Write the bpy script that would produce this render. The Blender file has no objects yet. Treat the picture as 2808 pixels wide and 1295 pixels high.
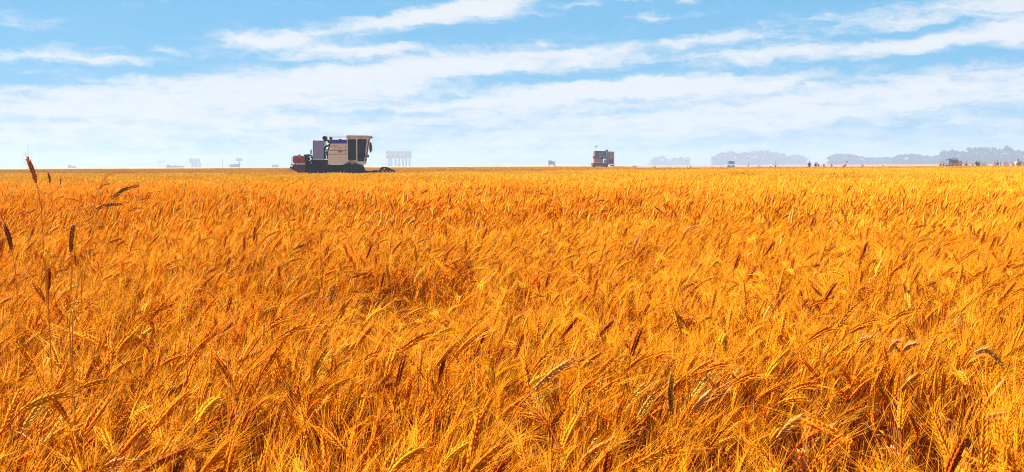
import bpy, math, random
import numpy as np
from mathutils import Vector, Matrix

SC = bpy.context.scene
COL = SC.collection
R = math.radians

# ------------------------------------------------------------------ camera
W, H, F = 2808.0, 1295.0, 3011.0
CAMZ = 1.34
TOPZ = 0.82          # height of the crop
PITCH = math.atan((647.5 - 454.0) / F)
ROLL = math.atan(14.0 / 2808.0)
M3 = (Matrix.Rotation(R(90) - PITCH, 3, 'X') @ Matrix.Rotation(-ROLL, 3, 'Z'))
cam_data = bpy.data.cameras.new('camera')
cam = bpy.data.objects.new('camera', cam_data)
COL.objects.link(cam)
cam.matrix_world = Matrix.Translation((0, 0, CAMZ)) @ M3.to_4x4()
cam_data.sensor_width = 36.0
cam_data.lens = 36.0 * F / W
cam_data.clip_start = 0.05
cam_data.clip_end = 20000
SC.camera = cam


def at(px, py, D):
    """world point seen at photo pixel (px, py) whose distance along +Y is D"""
    d = M3 @ Vector(((px - W / 2) / F, (H / 2 - py) / F, -1.0))
    d *= D / d.y
    return Vector((d.x, d.y, CAMZ + d.z))


# ------------------------------------------------------------------ world, sun, exposure
SUN_EL, SUN_AZ = 56.0, -72.0      # azimuth from +Y, negative = left
world = bpy.data.worlds.new('World')
SC.world = world
world.use_nodes = True
nt = world.node_tree
nt.nodes.clear()
N = nt.nodes
L = nt.links


def mth(op, a, b=None, c=None, clamp=False, tree=None):
    tree = tree or nt
    n = tree.nodes.new('ShaderNodeMath')
    n.operation = op
    n.use_clamp = clamp
    for i, v in enumerate((a, b, c)):
        if v is None:
            continue
        if isinstance(v, (int, float)):
            n.inputs[i].default_value = v
        else:
            tree.links.new(v, n.inputs[i])
    return n.outputs[0]


out = N.new('ShaderNodeOutputWorld')
bg = N.new('ShaderNodeBackground')
sky = N.new('ShaderNodeTexSky')
sky.sky_type = 'NISHITA'
sky.sun_disc = False
sky.sun_elevation = R(SUN_EL)
sky.sun_rotation = R(SUN_AZ)
sky.air_density = 1.0
sky.dust_density = 0.3
sky.ozone_density = 2.0
tc = N.new('ShaderNodeTexCoord')
sep = N.new('ShaderNodeSeparateXYZ')
L.new(tc.outputs['Generated'], sep.inputs[0])
az = mth('ARCTAN2', sep.outputs[0], sep.outputs[1])
el = mth('ARCSINE', sep.outputs[2])
# u: azimuth, v: height below the top of the visible sky; both in thousands of arc units
u = mth('MULTIPLY_ADD', az, 3.011, 1.404)
v = mth('SUBTRACT', 0.461, mth('MULTIPLY', el, 3.011))
v = mth('SUBTRACT', v, mth('MULTIPLY', u, 0.005))
comb = N.new('ShaderNodeCombineXYZ')
L.new(u, comb.inputs[0])
L.new(v, comb.inputs[1])


def mapping(vec, loc=(0, 0, 0), rot=0.0, scale=(1, 1, 1), typ='POINT'):
    m = N.new('ShaderNodeMapping')
    m.vector_type = typ
    L.new(vec, m.inputs[0])
    m.inputs['Location'].default_value = loc
    m.inputs['Rotation'].default_value = (0, 0, rot)
    m.inputs['Scale'].default_value = scale
    return m.outputs[0]


def noise(vec, scale, detail, rough=0.5, color=False, dist=0.0):
    n = N.new('ShaderNodeTexNoise')
    L.new(vec, n.inputs['Vector'])
    n.inputs['Scale'].default_value = scale
    n.inputs['Detail'].default_value = detail
    n.inputs['Roughness'].default_value = rough
    n.inputs['Distortion'].default_value = dist
    return n.outputs['Color' if color else 'Fac']


tilt = R(-7)     # the streaks climb gently to the right
wv = mapping(comb.outputs[0], rot=-tilt, scale=(1, 2.6, 1))
wn = noise(wv, 7.0, 8, 0.6, True)
vs = N.new('ShaderNodeVectorMath'); vs.operation = 'SUBTRACT'
L.new(wn, vs.inputs[0]); vs.inputs[1].default_value = (0.5, 0.5, 0.5)
vm = N.new('ShaderNodeVectorMath'); vm.operation = 'MULTIPLY_ADD'
L.new(vs.outputs[0], vm.inputs[0]); vm.inputs[1].default_value = (0.16, 0.06, 0)
L.new(comb.outputs[0], vm.inputs[2])
P = vm.outputs[0]

# (centre u, centre v, half length, half height, tilt degrees up to the right, weight)
blobs = [
    (1.02, .083, .42, .028, 9, 1.0), (.70, .118, .13, .026, -3, .9), (1.38, .025, .18, .045, 12, 1.0), (1.20, .045, .20, .030, 8, .7),
    (.93, .145, .24, .026, 3, 1.0), (1.07, .133, .10, .014, 6, .6),
    (.17, .102, .13, .028, 0, .62), (.0, .003, .12, .012, 0, .8),
    (.33, .186, .17, .017, -1, .95), (.49, .162, .07, .010, 3, .8), (.10, .178, .26, .018, 5, .62),
    (1.74, .012, .055, .012, 0, .9), (1.62, .022, .05, .010, 0, .7), (1.77, .055, .04, .018, 12, .6), (1.82, .058, .03, .012, 15, .5), (1.56, .026, .03, .010, 0, .7),
    (1.88, .022, .03, .028, 40, .55), (1.92, .047, .07, .014, 10, .6), (1.0, .003, .14, .010, 0, .6),
    (2.05, .095, .38, .022, 9, .55), (2.50, .070, .60, .050, 9, .66), (2.80, .055, .34, .09, 6, .74), (2.74, .11, .22, .022, 3, .8),
    (1.35, .165, .62, .042, 6, .95), (2.05, .168, .70, .026, 3, .85), (2.6, .135, .30, .030, 5, .6),
    (1.86, .243, .28, .028, 1, 1.1), (1.55, .262, .40, .036, 7, .95), (1.75, .224, .12, .010, 2, .7), (2.06, .243, .03, .014, 0, .5),
    (2.15, .228, .10, .012, 8, .6),
    (.75, .245, 1.0, .055, 5, .75), (.65, .330, 1.3, .065, 4, .50), (2.45, .255, .60, .045, 7, .45), (2.1, .32, 1.0, .05, 5, .55),
    # blue windows
    (1.72, .198, .42, .024, 3, -.9), (1.38, .222, .22, .016, 3, -.5), (1.30, .262, .32, .018, 3, -.45), (2.60, .178, .5, .018, 3, -.35),
    (.85, .300, .40, .012, 3, -.35), (1.35, .300, .40, .014, 4, -.35), (2.45, .118, .30, .016, 5, -.5), (2.3, .29, .5, .014, 5, -.3), (.12, .245, .22, .018, 0, -.3), (.15, .340, .2, .014, 2, -.3), (1.02, .315, .3, .012, 0, -.3),
    (1.7, .115, .4, .018, 7, -.35), (.45, .215, .2, .012, 4, -.3),
]
dens = None
for (bu, bv, hl, hh, an, wt) in blobs:
    m_ = mapping(P, (bu, bv, 0), R(-an), (hl, hh, 1), 'TEXTURE')
    ln = N.new('ShaderNodeVectorMath'); ln.operation = 'LENGTH'
    L.new(m_, ln.inputs[0])
    mr = N.new('ShaderNodeMapRange'); mr.interpolation_type = 'SMOOTHSTEP'
    L.new(ln.outputs['Value'], mr.inputs['Value'])
    mr.inputs['From Min'].default_value = 0.0
    mr.inputs['From Max'].default_value = 1.5
    mr.inputs['To Min'].default_value = wt
    mr.inputs['To Max'].default_value = 0.0
    dens = mr.outputs[0] if dens is None else mth('ADD', dens, mr.outputs[0])
# low cloud deck thickening towards the horizon all the way round
mr = N.new('ShaderNodeMapRange'); mr.interpolation_type = 'SMOOTHSTEP'
L.new(mth('ADD', v, mth('MULTIPLY', u, 0.022)), mr.inputs['Value'])
mr.inputs['From Min'].default_value = 0.12
mr.inputs['From Max'].default_value = 0.34
mr.inputs['To Max'].default_value = 0.66
dens = mth('ADD', dens, mr.outputs[0])
st = noise(mapping(P, rot=-tilt, scale=(1.0, 7.0, 1)), 5.0, 10, 0.68)
dens = mth('ADD', dens, mth('MULTIPLY', mth('SUBTRACT', st, 0.5), 2.1))
puff = noise(mapping(P, rot=-tilt, scale=(1.0, 2.2, 1)), 17.0, 9, 0.68)
dens = mth('ADD', dens, mth('MULTIPLY', mth('SUBTRACT', puff, 0.5), 1.7))
cr = N.new('ShaderNodeMapRange'); cr.interpolation_type = 'SMOOTHERSTEP'
L.new(dens, cr.inputs['Value'])
cr.inputs['From Min'].default_value = 0.0
cr.inputs['From Max'].default_value = 1.55
cr.inputs['To Max'].default_value = 0.98
# clear air: the physical sky, with the clear blue of the photo low down
blue = N.new('ShaderNodeMix'); blue.data_type = 'RGBA'; blue.blend_type = 'MULTIPLY'
blue.inputs[0].default_value = 1.0
L.new(sky.outputs[0], blue.inputs[6])
SKYTINT = (0.72, 0.98, 1.15, 1)
blue.inputs[7].default_value = SKYTINT
low = N.new('ShaderNodeMapRange'); low.interpolation_type = 'SMOOTHSTEP'
L.new(el, low.inputs['Value'])
low.inputs['From Min'].default_value = R(12)
low.inputs['From Max'].default_value = R(45)
low.inputs['To Min'].default_value = 0.85
low.inputs['To Max'].default_value = 0.0
clear = N.new('ShaderNodeMix'); clear.data_type = 'RGBA'
L.new(low.outputs[0], clear.inputs[0])
L.new(blue.outputs[2], clear.inputs[6])
clear.inputs[7].default_value = (.85, 2.85, 4.7, 1)
skyb = N.new('ShaderNodeMix'); skyb.data_type = 'RGBA'
L.new(cr.outputs[0], skyb.inputs[0])
L.new(clear.outputs[2], skyb.inputs[6])
CLOUD = 5.3
skyb.inputs[7].default_value = (CLOUD * .95, CLOUD, CLOUD * 1.06, 1)
L.new(skyb.outputs[2], bg.inputs[0])
bg.inputs[1].default_value = 0.0515
L.new(bg.outputs[0], out.inputs[0])

sun_d = bpy.data.lights.new('sun', 'SUN')
sun_d.energy = 5.0
sun_d.angle = R(0.5)
sun_d.color = (1.0, 0.93, 0.80)
sun = bpy.data.objects.new('sun', sun_d)
COL.objects.link(sun)
sdir = Vector((math.sin(R(SUN_AZ)) * math.cos(R(SUN_EL)), math.cos(R(SUN_AZ)) * math.cos(R(SUN_EL)), math.sin(R(SUN_EL))))
sun.rotation_euler = sdir.to_track_quat('Z', 'Y').to_euler()
sun.location = (-30, 30, 40)

SC.view_settings.view_transform = 'Standard'
SC.view_settings.look = 'None'
SC.view_settings.exposure = 1.7
SC.view_settings.gamma = 1.0
SC.view_settings.use_curve_mapping = False
SC.cycles.use_denoising = True
SC.cycles.denoising_prefilter = 'NONE'
SC.cycles.filter_width = 1.1
SC.cycles.max_bounces = 6
SC.cycles.diffuse_bounces = 3
SC.cycles.glossy_bounces = 2
SC.cycles.transmission_bounces = 3
SC.cycles.volume_bounces = 0


# ------------------------------------------------------------------ helpers
def tag(o, label=None, cat=None, group=None, kind=None):
    if label: o['label'] = label
    if cat: o['category'] = cat
    if group: o['group'] = group
    if kind: o['kind'] = kind
    return o


def empty(name, loc, label=None, cat=None, group=None, rz=0.0):
    o = bpy.data.objects.new(name, None)
    COL.objects.link(o)
    o.location = loc
    o.rotation_euler = (0, 0, rz)
    return tag(o, label, cat, group)


def lobj(name, mesh, parent=None):
    o = bpy.data.objects.new(name, mesh)
    COL.objects.link(o)
    if parent is not None:
        o.parent = parent
    return o


def kids(o):
    return [c for c in bpy.data.objects if c.parent == o]


def copy_tree(o, parent=None):
    c = o.copy()
    COL.objects.link(c)
    c.parent = parent
    for ch in kids(o):
        copy_tree(ch, c)
    return c


def material(name, col, rough=0.6, metal=0.0, var=0.15, nscale=6.0, bump=0.0, col2=None, trans=0.0, spec=0.5):
    m = bpy.data.materials.new(name)
    m.use_nodes = True
    t = m.node_tree
    b = t.nodes['Principled BSDF']
    b.inputs['Roughness'].default_value = rough
    b.inputs['Metallic'].default_value = metal
    b.inputs['Specular IOR Level'].default_value = spec
    c = t.nodes.new('ShaderNodeTexCoord')
    n = t.nodes.new('ShaderNodeTexNoise')
    n.inputs['Scale'].default_value = nscale
    n.inputs['Detail'].default_value = 6
    n.inputs['Roughness'].default_value = 0.65
    t.links.new(c.outputs['Object'], n.inputs['Vector'])
    r = t.nodes.new('ShaderNodeValToRGB')
    c2 = col2 or tuple(max(0, x * (1 - var * 2)) for x in col)
    r.color_ramp.elements[0].position = 0.32
    r.color_ramp.elements[0].color = (*c2, 1)
    r.color_ramp.elements[1].position = 0.62
    r.color_ramp.elements[1].color = (*col, 1)
    t.links.new(n.outputs['Fac'], r.inputs[0])
    t.links.new(r.outputs[0], b.inputs['Base Color'])
    if bump:
        bp = t.nodes.new('ShaderNodeBump')
        bp.inputs['Strength'].default_value = bump
        t.links.new(n.outputs['Fac'], bp.inputs['Height'])
        t.links.new(bp.outputs[0], b.inputs['Normal'])
    return m


class MB:
    def __init__(s):
        s.v = []; s.f = []

    def add(s, vs, fs):
        k = len(s.v)
        s.v += [tuple(p) for p in vs]
        s.f += [tuple(i + k for i in f) for f in fs]
        return s

    def box(s, x0, x1, y0, y1, z0, z1):
        vs = [(x, y, z) for x in (x0, x1) for y in (y0, y1) for z in (z0, z1)]
        return s.add(vs, [(0, 1, 3, 2), (4, 6, 7, 5), (0, 4, 5, 1), (2, 3, 7, 6), (0, 2, 6, 4), (1, 5, 7, 3)])

    def prism(s, prof, y0, y1):
        """prof: (x, z) outline, extruded from y0 to y1"""
        n = len(prof)
        a = sum(prof[i][0] * prof[(i + 1) % n][1] - prof[(i + 1) % n][0] * prof[i][1] for i in range(n))
        if a < 0: prof = prof[::-1]
        vs = [(x, y0, z) for x, z in prof] + [(x, y1, z) for x, z in prof]
        fs = [tuple(range(n)), tuple(range(2 * n - 1, n - 1, -1))]
        fs += [(i, i + n, (i + 1) % n + n, (i + 1) % n) for i in range(n)]
        return s.add(vs, fs)

    def tube(s, pts, rad, sides=8, cap=True):
        pts = [Vector(p) for p in pts]
        n = len(pts)
        rs = rad if isinstance(rad, (list, tuple)) else [rad] * n
        vs = []; fs = []
        ref = None
        for i, p in enumerate(pts):
            t = (pts[min(i + 1, n - 1)] - pts[max(i - 1, 0)]).normalized()
            if ref is None:
                ref = Vector((0, 0, 1)) if abs(t.z) < .9 else Vector((1, 0, 0))
            a = (ref - t * ref.dot(t)).normalized(); ref = a
            b = t.cross(a)
            for k in range(sides):
                q = 2 * math.pi * k / sides
                vs.append(p + (a * math.cos(q) + b * math.sin(q)) * rs[i])
        for i in range(n - 1):
            for k in range(sides):
                k2 = (k + 1) % sides
                fs.append((i * sides + k, i * sides + k2, (i + 1) * sides + k2, (i + 1) * sides + k))
        if cap:
            fs.append(tuple(range(sides - 1, -1, -1)))
            fs.append(tuple((n - 1) * sides + k for k in range(sides)))
        return s.add(vs, fs)

    def ring(s, c, r0, r1, y0, y1, n=28):
        """annulus/tyre about the y axis"""
        vs = []; fs = []
        for k in range(n):
            q = 2 * math.pi * k / n
            for (r_, y_) in ((r0, y0), (r1 * .93, y0), (r1, y0 * .7 + y1 * .3), (r1, y0 * .3 + y1 * .7), (r1 * .93, y1), (r0, y1)):
                vs.append((c[0] + r_ * math.cos(q), y_, c[1] + r_ * math.sin(q)))
        for k in range(n):
            for j in range(6):
                a = k * 6 + j; b = k * 6 + (j + 1) % 6
                c2 = ((k + 1) % n) * 6 + (j + 1) % 6; d = ((k + 1) % n) * 6 + j
                fs.append((a, d, c2, b))
        return s.add(vs, fs)

    def disc(s, c, r, y0, y1, n=24):
        return s.prism([(c[0] + r * math.cos(2 * math.pi * k / n), c[1] + r * math.sin(2 * math.pi * k / n)) for k in range(n)], y0, y1)

    def ball(s, c, r, n=10, m=7, sc=(1, 1, 1)):
        vs = []; fs = []
        for i in range(m + 1):
            th = math.pi * i / m
            for k in range(n):
                q = 2 * math.pi * k / n
                vs.append((c[0] + r * sc[0] * math.sin(th) * math.cos(q), c[1] + r * sc[1] * math.sin(th) * math.sin(q), c[2] + r * sc[2] * math.cos(th)))
        for i in range(m):
            for k in range(n):
                k2 = (k + 1) % n
                fs.append((i * n + k, (i + 1) * n + k, (i + 1) * n + k2, i * n + k2))
        return s.add(vs, fs)

    def mesh(s, name, mat, smooth=False):
        me = bpy.data.meshes.new(name)
        me.from_pydata(s.v, [], s.f)
        me.validate()
        if mat: me.materials.append(mat)
        if smooth:
            me.polygons.foreach_set('use_smooth', [True] * len(me.polygons))
        return me

    def build(s, name, mat, parent=None, smooth=False):
        return lobj(name, s.mesh(name, mat, smooth), parent)


def rrect(x0, x1, z0, z1, r, n=5, sl=0.0):
    """rounded rectangle; sl shifts the right side's lower end left (slanted window)"""
    pts = []
    for (cx, cz, a0) in ((x1 - r, z1 - r, 0), (x0 + r, z1 - r, 90), (x0 + r, z0 + r, 180), (x1 - r, z0 + r, 270)):
        for k in range(n + 1):
            a = R(a0 + 90 * k / n)
            x = cx + r * math.cos(a); z = cz + r * math.sin(a)
            if sl and x > (x0 + x1) / 2:
                x -= sl * (z1 - z) / (z1 - z0)
            pts.append((x, z))
    return pts


# ------------------------------------------------------------------ ground
def ground_mat():
    m = bpy.data.materials.new('soil')
    m.use_nodes = True
    t = m.node_tree
    b = t.nodes['Principled BSDF']
    b.inputs['Roughness'].default_value = 0.95
    b.inputs['Specular IOR Level'].default_value = 0.1
    c = t.nodes.new('ShaderNodeTexCoord')
    n = t.nodes.new('ShaderNodeTexNoise'); n.inputs['Scale'].default_value = 9; n.inputs['Detail'].default_value = 8
    t.links.new(c.outputs['Object'], n.inputs['Vector'])
    r = t.nodes.new('ShaderNodeValToRGB')
    r.color_ramp.elements[0].position = .35; r.color_ramp.elements[0].color = (.03, .010, .005, 1)
    r.color_ramp.elements[1].position = .7; r.color_ramp.elements[1].color = (.10, .03, .010, 1)
    t.links.new(n.outputs['Fac'], r.inputs[0])
    t.links.new(r.outputs[0], b.inputs['Base Color'])
    return m


g = MB()
g.add([(-3000, -60, 0), (3000, -60, 0), (3000, 3000, 0), (-3000, 3000, 0)], [(0, 1, 2, 3)])
go = g.build('ground', ground_mat()); tag(go, kind='structure')

st_m = material('stubble', (.30, .145, .06), .95, var=.25, nscale=.35, col2=(.24, .10, .04), spec=.1)
g = MB()
g.add([(19, 180, .004), (2900, 180, .004), (2900, 2900, .004), (-2900, 2900, .004), (-2900, 1900, .004), (217, 1900, .004)], [(0, 1, 2, 3, 4, 5)])
so = g.build('stubble_field', st_m); tag(so, kind='structure')


# ------------------------------------------------------------------ wheat
class WM:
    """fast collector with a colour per vertex"""
    def __init__(s):
        s.v = []; s.f = []; s.c = []; s.n = 0

    def add(s, vs, fs, col):
        s.v.append(np.asarray(vs, float).reshape(-1, 3))
        s.f.append(np.asarray(fs, int) + s.n)
        k = len(vs)
        s.c.append(np.tile(np.asarray(col, float), (k, 1)))
        s.n += k

    def merge(s, o, off=(0, 0, 0), mat=None):
        if o.n == 0: return
        V = np.vstack(o.v)
        if mat is not None: V = V @ mat.T
        s.v.append(V + np.asarray(off)); s.f.append(np.vstack(o.f) + s.n); s.c.append(np.vstack(o.c)); s.n += o.n

    def mesh(s, name, mat):
        V = np.vstack(s.v); Fc = np.vstack(s.f).astype(np.int32); C = np.vstack(s.c)
        me = bpy.data.meshes.new(name)
        me.vertices.add(len(V)); me.vertices.foreach_set('co', V.astype(np.float32).ravel())
        me.loops.add(len(Fc) * 3); me.loops.foreach_set('vertex_index', Fc.ravel())
        me.polygons.add(len(Fc))
        me.polygons.foreach_set('loop_start', np.arange(len(Fc), dtype=np.int32) * 3)
        me.update(calc_edges=True)
        a = me.attributes.new('wcol', 'FLOAT_COLOR', 'POINT')
        a.data.foreach_set('color', np.hstack([C, np.ones((len(C), 1))]).astype(np.float32).ravel())
        me.materials.append(mat)
        return me


def unit(x):
    return x / (np.linalg.norm(x) + 1e-12)


def spine(base, a0, a1, azim, length, n, pw=2.0):
    """polyline whose angle from the vertical grows from a0 to a1 along its length"""
    pts = [np.array(base, float)]
    ca, sa = math.cos(azim), math.sin(azim)
    ds = length / n
    for i in range(n):
        t = (i + .5) / n
        a = a0 + (a1 - a0) * t ** pw
        pts.append(pts[-1] + ds * np.array([math.sin(a) * ca, math.sin(a) * sa, math.cos(a)]))
    return np.array(pts)


def frame(t, ref):
    a = ref - t * np.dot(ref, t)
    if np.linalg.norm(a) < 1e-4:
        ref = np.array([.3, .9, .2]); a = ref - t * np.dot(ref, t)
    a = unit(a)
    return a, np.cross(t, a)


def tubew(wm, pts, r0, r1, sides, col):
    n = len(pts); vs = []
    ref = np.array([.2, -.97, .1])
    for i in range(n):
        t = unit(pts[min(i + 1, n - 1)] - pts[max(i - 1, 0)])
        a, b = frame(t, ref); ref = a
        r = r0 + (r1 - r0) * i / (n - 1)
        for k in range(sides):
            q = 2 * math.pi * k / sides
            vs.append(pts[i] + (a * math.cos(q) + b * math.sin(q)) * r)
    fs = []
    for i in range(n - 1):
        for k in range(sides):
            k2 = (k + 1) % sides
            A, B, C, D = i * sides + k, i * sides + k2, (i + 1) * sides + k2, (i + 1) * sides + k
            fs += [(A, B, C), (A, C, D)]
    wm.add(vs, fs, col)


OCT = [(0, 2, 4), (0, 4, 3), (0, 3, 5), (0, 5, 2), (1, 4, 2), (1, 3, 4), (1, 5, 3), (1, 2, 5)]


def interp(pts, t):
    n = len(pts) - 1
    x = min(max(t, 0), .9999) * n
    i = int(x)
    return pts[i] * (1 - (x - i)) + pts[i + 1] * (x - i), unit(pts[i + 1] - pts[i])


def jc(rng, c, s=.12):
    k = 1 + rng.uniform(-s, s)
    return (min(c[0] * k, .95), min(c[1] * k * (1 + rng.uniform(-s, s) * .6), .9), c[2] * k)


C_EAR = (.66, .195, .003)
C_AWN = (.73, .315, .008)
C_STEM = (.30, .058, .0015)
C_LEAF = (.42, .135, .004)


def ear_hi(rng, wm, pts, wa=None, col=C_EAR, awncol=C_AWN, fat=1.0, awn_len=.06, nodes=11, awn_r=.00038, roll=None):
    wa = wa if wa is not None else wm
    q = rng.uniform(0, math.pi) if roll is None else roll
    for i in range(nodes):
        t = (i + .3) / nodes
        p, tg = interp(pts, t)
        a, b = frame(tg, np.array([math.cos(q), math.sin(q), .1]))
        env = .92 * (0.72 + .5 * math.sin(math.pi * min(t * .9 + .12, 1))) * fat
        for s in (-1, 1):
            pp = p + tg * (0.003 * s)
            for k in (-1, 1):
                o = unit(a * s * .9 + b * k * .75)
                d = unit(tg + o * (.38 + rng.uniform(-.08, .1)))
                w = unit(np.cross(d, o)); nn = np.cross(w, d)
                Ls = .0145 * env * rng.uniform(.9, 1.15)
                b0 = pp + o * .0012
                mid = b0 + d * Ls * .45
                vs = [b0, b0 + d * Ls, mid + w * .0027 * env, mid - w * .0027 * env, mid + nn * .0024 * env, mid - nn * .0018 * env]
                wm.add(vs, OCT, jc(rng, col))
                if rng.random() < .55:
                    tip = b0 + d * Ls * .95
                    la = awn_len * rng.uniform(.7, 1.2) * (.75 + .5 * t)
                    d2 = unit(tg + o * rng.uniform(.22, .5) + rng.normal(0, .07, 3))
                    d3 = unit(d2 + tg * .15 + rng.normal(0, .08, 3))
                    m1 = tip + d2 * la * .5; m2 = m1 + d3 * la * .5
                    x, y = frame(d2, o)
                    r = awn_r
                    tri = [(x * math.cos(z) + y * math.sin(z)) for z in (0, 2.094, 4.189)]
                    vs = [tip + z * r for z in tri] + [m1 + z * r * .75 for z in tri] + [m2]
                    fs = []
                    for z in range(3):
                        z2 = (z + 1) % 3
                        fs += [(z, z2, z2 + 3), (z, z2 + 3, z + 3), (z + 3, z2 + 3, 6)]
                    wa.add(vs, fs, jc(rng, awncol, .15))


def leaf(rng, wm, p, azim, length, width, col, n=6):
    ca, sa = math.cos(azim), math.sin(azim)
    out_ = np.array([ca, sa, 0.]); side = np.array([-sa, ca, 0.])
    tw = rng.uniform(-1.6, 1.6)
    a = rng.uniform(.1, .5); da = rng.uniform(1.2, 2.8) / n
    vs = []; q = np.array(p, float)
    for i in range(n + 1):
        t = i / n
        w = width * (1 - t ** 2) * .5 + .0003
        sd = side * math.cos(tw * t) + np.array([0, 0, 1.]) * math.sin(tw * t)
        vs += [q - sd * w, q + sd * w]
        q = q + (out_ * math.sin(a) + np.array([0, 0, 1.]) * math.cos(a)) * length / n
        a += da
    fs = []
    for i in range(n):
        fs += [(2 * i, 2 * i + 1, 2 * i + 3), (2 * i, 2 * i + 3, 2 * i + 2)]
    wm.add(vs, fs, col)


def pick_lean(rng):
    """azimuth (mostly towards +X), neck angle, ear end angle"""
    azim = rng.normal(-.1, .65) if rng.random() < .87 else rng.uniform(-math.pi, math.pi)
    z = rng.random()
    if z < .74:
        a = abs(rng.normal(.40, .24)); e = a + rng.uniform(0, .4)
    elif z < .93:
        a = rng.uniform(.5, .95); e = a + rng.uniform(.1, .6)
    else:
        a = rng.uniform(.9, 1.4); e = a + rng.uniform(.2, .9)
    return azim, a, e


def ear_tint(rng, lod=0):
    if lod == 1 and rng.random() < .12: return (.24, .05, .002)
    if lod >= 2: return (.22, .05, .002) if rng.random() < .09 else (.64, .25, .006)
    z = rng.random()
    if z < .07: return (.72, .42, .05)
    if z < .14: return (.34, .066, .002)
    if z < .32: return (.64, .25, .005)
    return C_EAR


def plant(rng, lod):
    wm = WM()
    azim, a, e = pick_lean(rng)
    Hh = rng.normal(.80, .032)
    L_stem = Hh / max(.75, math.cos(a * .45))
    ns = {0: 9, 1: 5, 2: 3, 3: 1}[lod]
    lean0 = rng.uniform(0, .12)
    sp = spine((0, 0, 0), lean0, a, azim, L_stem, max(ns, 5), 3.0)
    if lod >= 2: sp = sp[3:] if lod == 2 else sp[[4, 5]]
    sc = jc(rng, C_STEM, .2)
    tubew(wm, sp, .0016 if lod < 2 else .003, .0011 if lod < 2 else .002, 5 if lod == 0 else 3, sc)
    el_ = rng.uniform(.060, .084)
    esp = spine(sp[-1], a, e, azim, el_, 5, 1.0)
    c = ear_tint(rng, lod)
    ac = tuple(min(.95, x * .5 + y * .6) for x, y in zip(c, C_AWN))
    if lod == 0:
        ear_hi(rng, wm, esp, col=c, awncol=ac, awn_len=rng.uniform(.055, .08), nodes=10)
        for _ in range(rng.integers(1, 4)):
            k = rng.uniform(.25, .8)
            p, _t = interp(sp, k)
            leaf(rng, wm, p, rng.uniform(-3.14, 3.14), rng.uniform(.09, .2), rng.uniform(.004, .009), jc(rng, C_LEAF, .25))
    else:
        rings = {1: 7, 2: 4, 3: 3}[lod]; sides = {1: 5, 2: 4, 3: 3}[lod]
        vs = []; ref = np.array([math.cos(azim + 1), math.sin(azim + 1), .2])
        for i in range(rings):
            t = i / (rings - 1)
            p, tg = interp(esp, t)
            x, y = frame(tg, ref)
            r = .0072 * (math.sin(math.pi * (t * .82 + .12))) * (1.0 if lod > 1 else (1.25 if i % 2 else .85))
            if lod >= 2: r *= 1.15
            for k in range(sides):
                q = 2 * math.pi * k / sides + i * .5
                vs.append(p + (x * math.cos(q) + y * math.sin(q)) * r)
        fs = []
        for i in range(rings - 1):
            for k in range(sides):
                k2 = (k + 1) % sides
                A, B, C_, D_ = i * sides + k, i * sides + k2, (i + 1) * sides + k2, (i + 1) * sides + k
                fs += [(A, B, C_), (A, C_, D_)]
        wm.add(vs, fs, jc(rng, c))
        na = {1: 24, 2: 5, 3: 2}[lod]; wa_ = {1: .0008, 2: .0022, 3: .005}[lod]
        for k in range(na):
            t = rng.uniform(.1, 1)
            p, tg = interp(esp, t)
            o = unit(rng.normal(0, 1, 3)); o = unit(o - tg * np.dot(o, tg))
            d = unit(tg + o * rng.uniform(.2, .55)); la = rng.uniform(.05, .085)
            w = unit(np.cross(d, rng.normal(0, 1, 3))) * wa_ * .5
            vs = [p + o * .004 - w, p + o * .004 + w, p + d * la]
            wm.add(vs, [(0, 1, 2)], jc(rng, ac, .15))
        if lod == 1 and rng.random() < .8:
            p, _t = interp(sp, rng.uniform(.35, .85))
            leaf(rng, wm, p, rng.uniform(-3.14, 3.14), rng.uniform(.08, .18), .008, jc(rng, C_LEAF, .25), 3)
    return wm


def wheat_mat():
    m = bpy.data.materials.new('wheat_straw')
    m.use_nodes = True
    t = m.node_tree; t.nodes.clear()
    o = t.nodes.new('ShaderNodeOutputMaterial')
    at_ = t.nodes.new('ShaderNodeAttribute'); at_.attribute_name = 'wcol'
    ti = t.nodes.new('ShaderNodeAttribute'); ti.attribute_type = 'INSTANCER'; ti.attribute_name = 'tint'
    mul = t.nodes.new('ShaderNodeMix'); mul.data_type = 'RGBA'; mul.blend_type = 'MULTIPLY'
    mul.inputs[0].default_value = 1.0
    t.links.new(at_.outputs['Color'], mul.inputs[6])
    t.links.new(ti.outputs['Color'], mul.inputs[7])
    p = t.nodes.new('ShaderNodeBsdfPrincipled')
    p.inputs['Roughness'].default_value = .4
    p.inputs['Specular IOR Level'].default_value = .04
    t.links.new(mul.outputs[2], p.inputs['Base Color'])
    tr = t.nodes.new('ShaderNodeBsdfTranslucent')
    t.links.new(mul.outputs[2], tr.inputs['Color'])
    mx = t.nodes.new('ShaderNodeMixShader'); mx.inputs[0].default_value = .06
    t.links.new(p.outputs[0], mx.inputs[1]); t.links.new(tr.outputs[0], mx.inputs[2])
    t.links.new(mx.outputs[0], o.inputs['Surface'])
    return m


WMAT = wheat_mat()


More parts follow.
